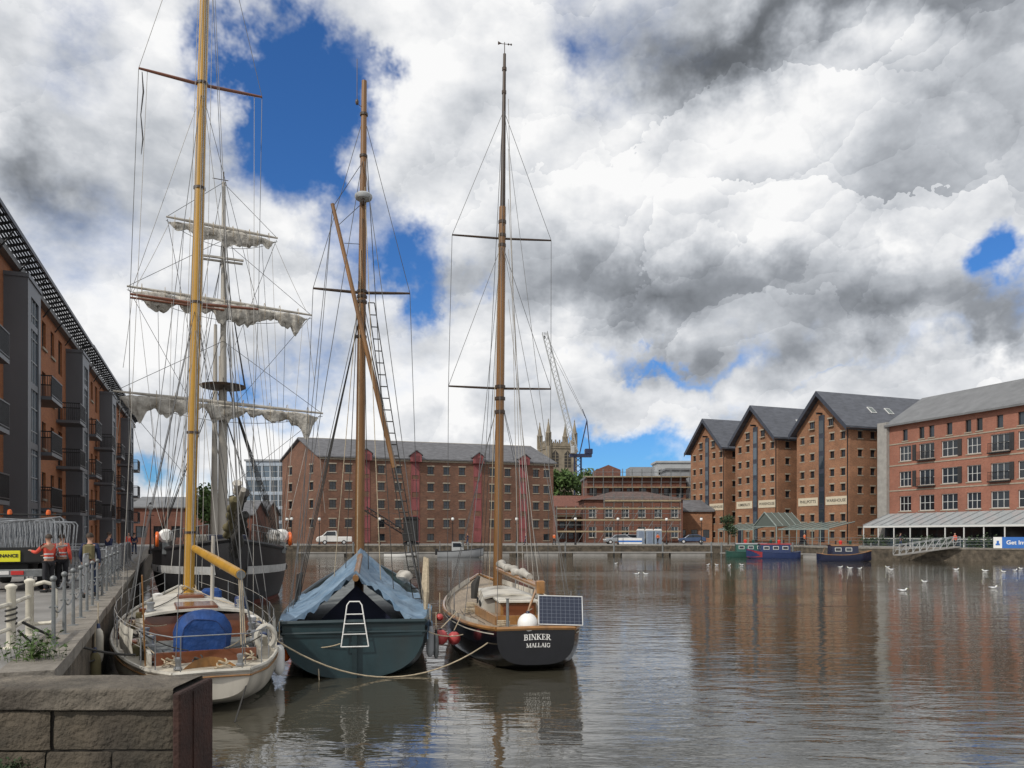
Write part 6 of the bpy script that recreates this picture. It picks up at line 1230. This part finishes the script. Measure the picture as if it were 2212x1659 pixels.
dg=thing('dinghy','low pale dinghy moored at the far pontoon left of the motor boat','boat',(XX(830,98),98,0),R(-84)); h=Hull([(0,.6,.5,-.1,.5),(2,.8,.5,-.2,.55),(3.4,.5,.6,-.1,.7),(4.2,.05,.7,.1,1.)]); h.hull(dg,Mt['white'],14,6); h.deck(dg,Mt['deckgrey'],.2); h.rail(dg,Mt['blackmetal'],.05); MB().cbox(-.6,.6,1.2,1.5,.3,.45,.02).build('thwart',Mt['varnish'],dg)
# ------------------------------------------------------------ gulls
gbm=MB(); rows=[]
for k in range(11):
    t=k/10; y=-.24+.48*t; r_=.085*max(0,math.sin(PI*min(1,t*1.02+.02)))**.6*(1 if t<.6 else 1-.3*(t-.6)/.4)+.004; z=.075+.05*abs(t-.5)**1.5*(3 if t<.5 else 1.2)
    rows.append([(r_*1.05*math.cos(a),y,z+r_*.85*math.sin(a)) for a in [2*PI*j/10 for j in range(11)]])
gbm.grid(rows); gbm.tube([(0,.15,.11),(0,.20,.15),(0,.225,.185),(0,.265,.20),(0,.29,.197)],[.05,.042,.045,.04,.012],10); gbm=gbm.mesh('gull',Mt['gullwhite'],True,70)
gwm=MB()
for sd in (-1,1):
    rows=[]
    for k in range(7): t=k/6; y=.12-.44*t; rows.append([(sd*(.03+.05*max(0,math.sin(PI*t))**.5*.3),y,.155-.0*t),(sd*(.075-.03*t),y,.145-.01*t),(sd*(.097-.055*t),y,.11+.005*t)])
    gwm.grid(rows)
gwm=gwm.mesh('wings',Mt['gullgrey'],True); gbk=MB(); gbk.tube([(0,.288,.197),(0,.32,.193),(0,.345,.185)],[.013,.01,.003],6); gbk=gbk.mesh('beak',Mt['yellow'],True)
gl=[(1375,1241),(1395,1241),(1529,1221),(1548,1221),(1575,1222),(1602,1221),(1815,1226),(1836,1228),(1857,1229),(1917,1226),(1950,1277),(1997,1258),(2065,1231),(2128,1234),(2145,1271),(2168,1236),(2192,1233),(2205,1229),(1330,1218),(1925,1231)]
for i,(px,py) in enumerate(gl):
    Y=wy(py); o=ob('gull',gbm,None,(XX(px,Y),Y,-.01),PI/2*(1 if i%2 else -1)+random.uniform(-.7,.7)); o.scale=[.8,.8,.8]
    lab={10:'white gull on open water, left of the two nearest gulls',14:'white gull on open water, right of the two nearest gulls'}.get(i, 'white gull on the basin, '+ORD[sorted(g_[0] for g_ in gl).index(px)]+' from the left among the scattered gulls')
    tag(o,lab,'gull','gulls floating on the basin'); ob('wings',gwm,o); ob('beak',gbk,o)
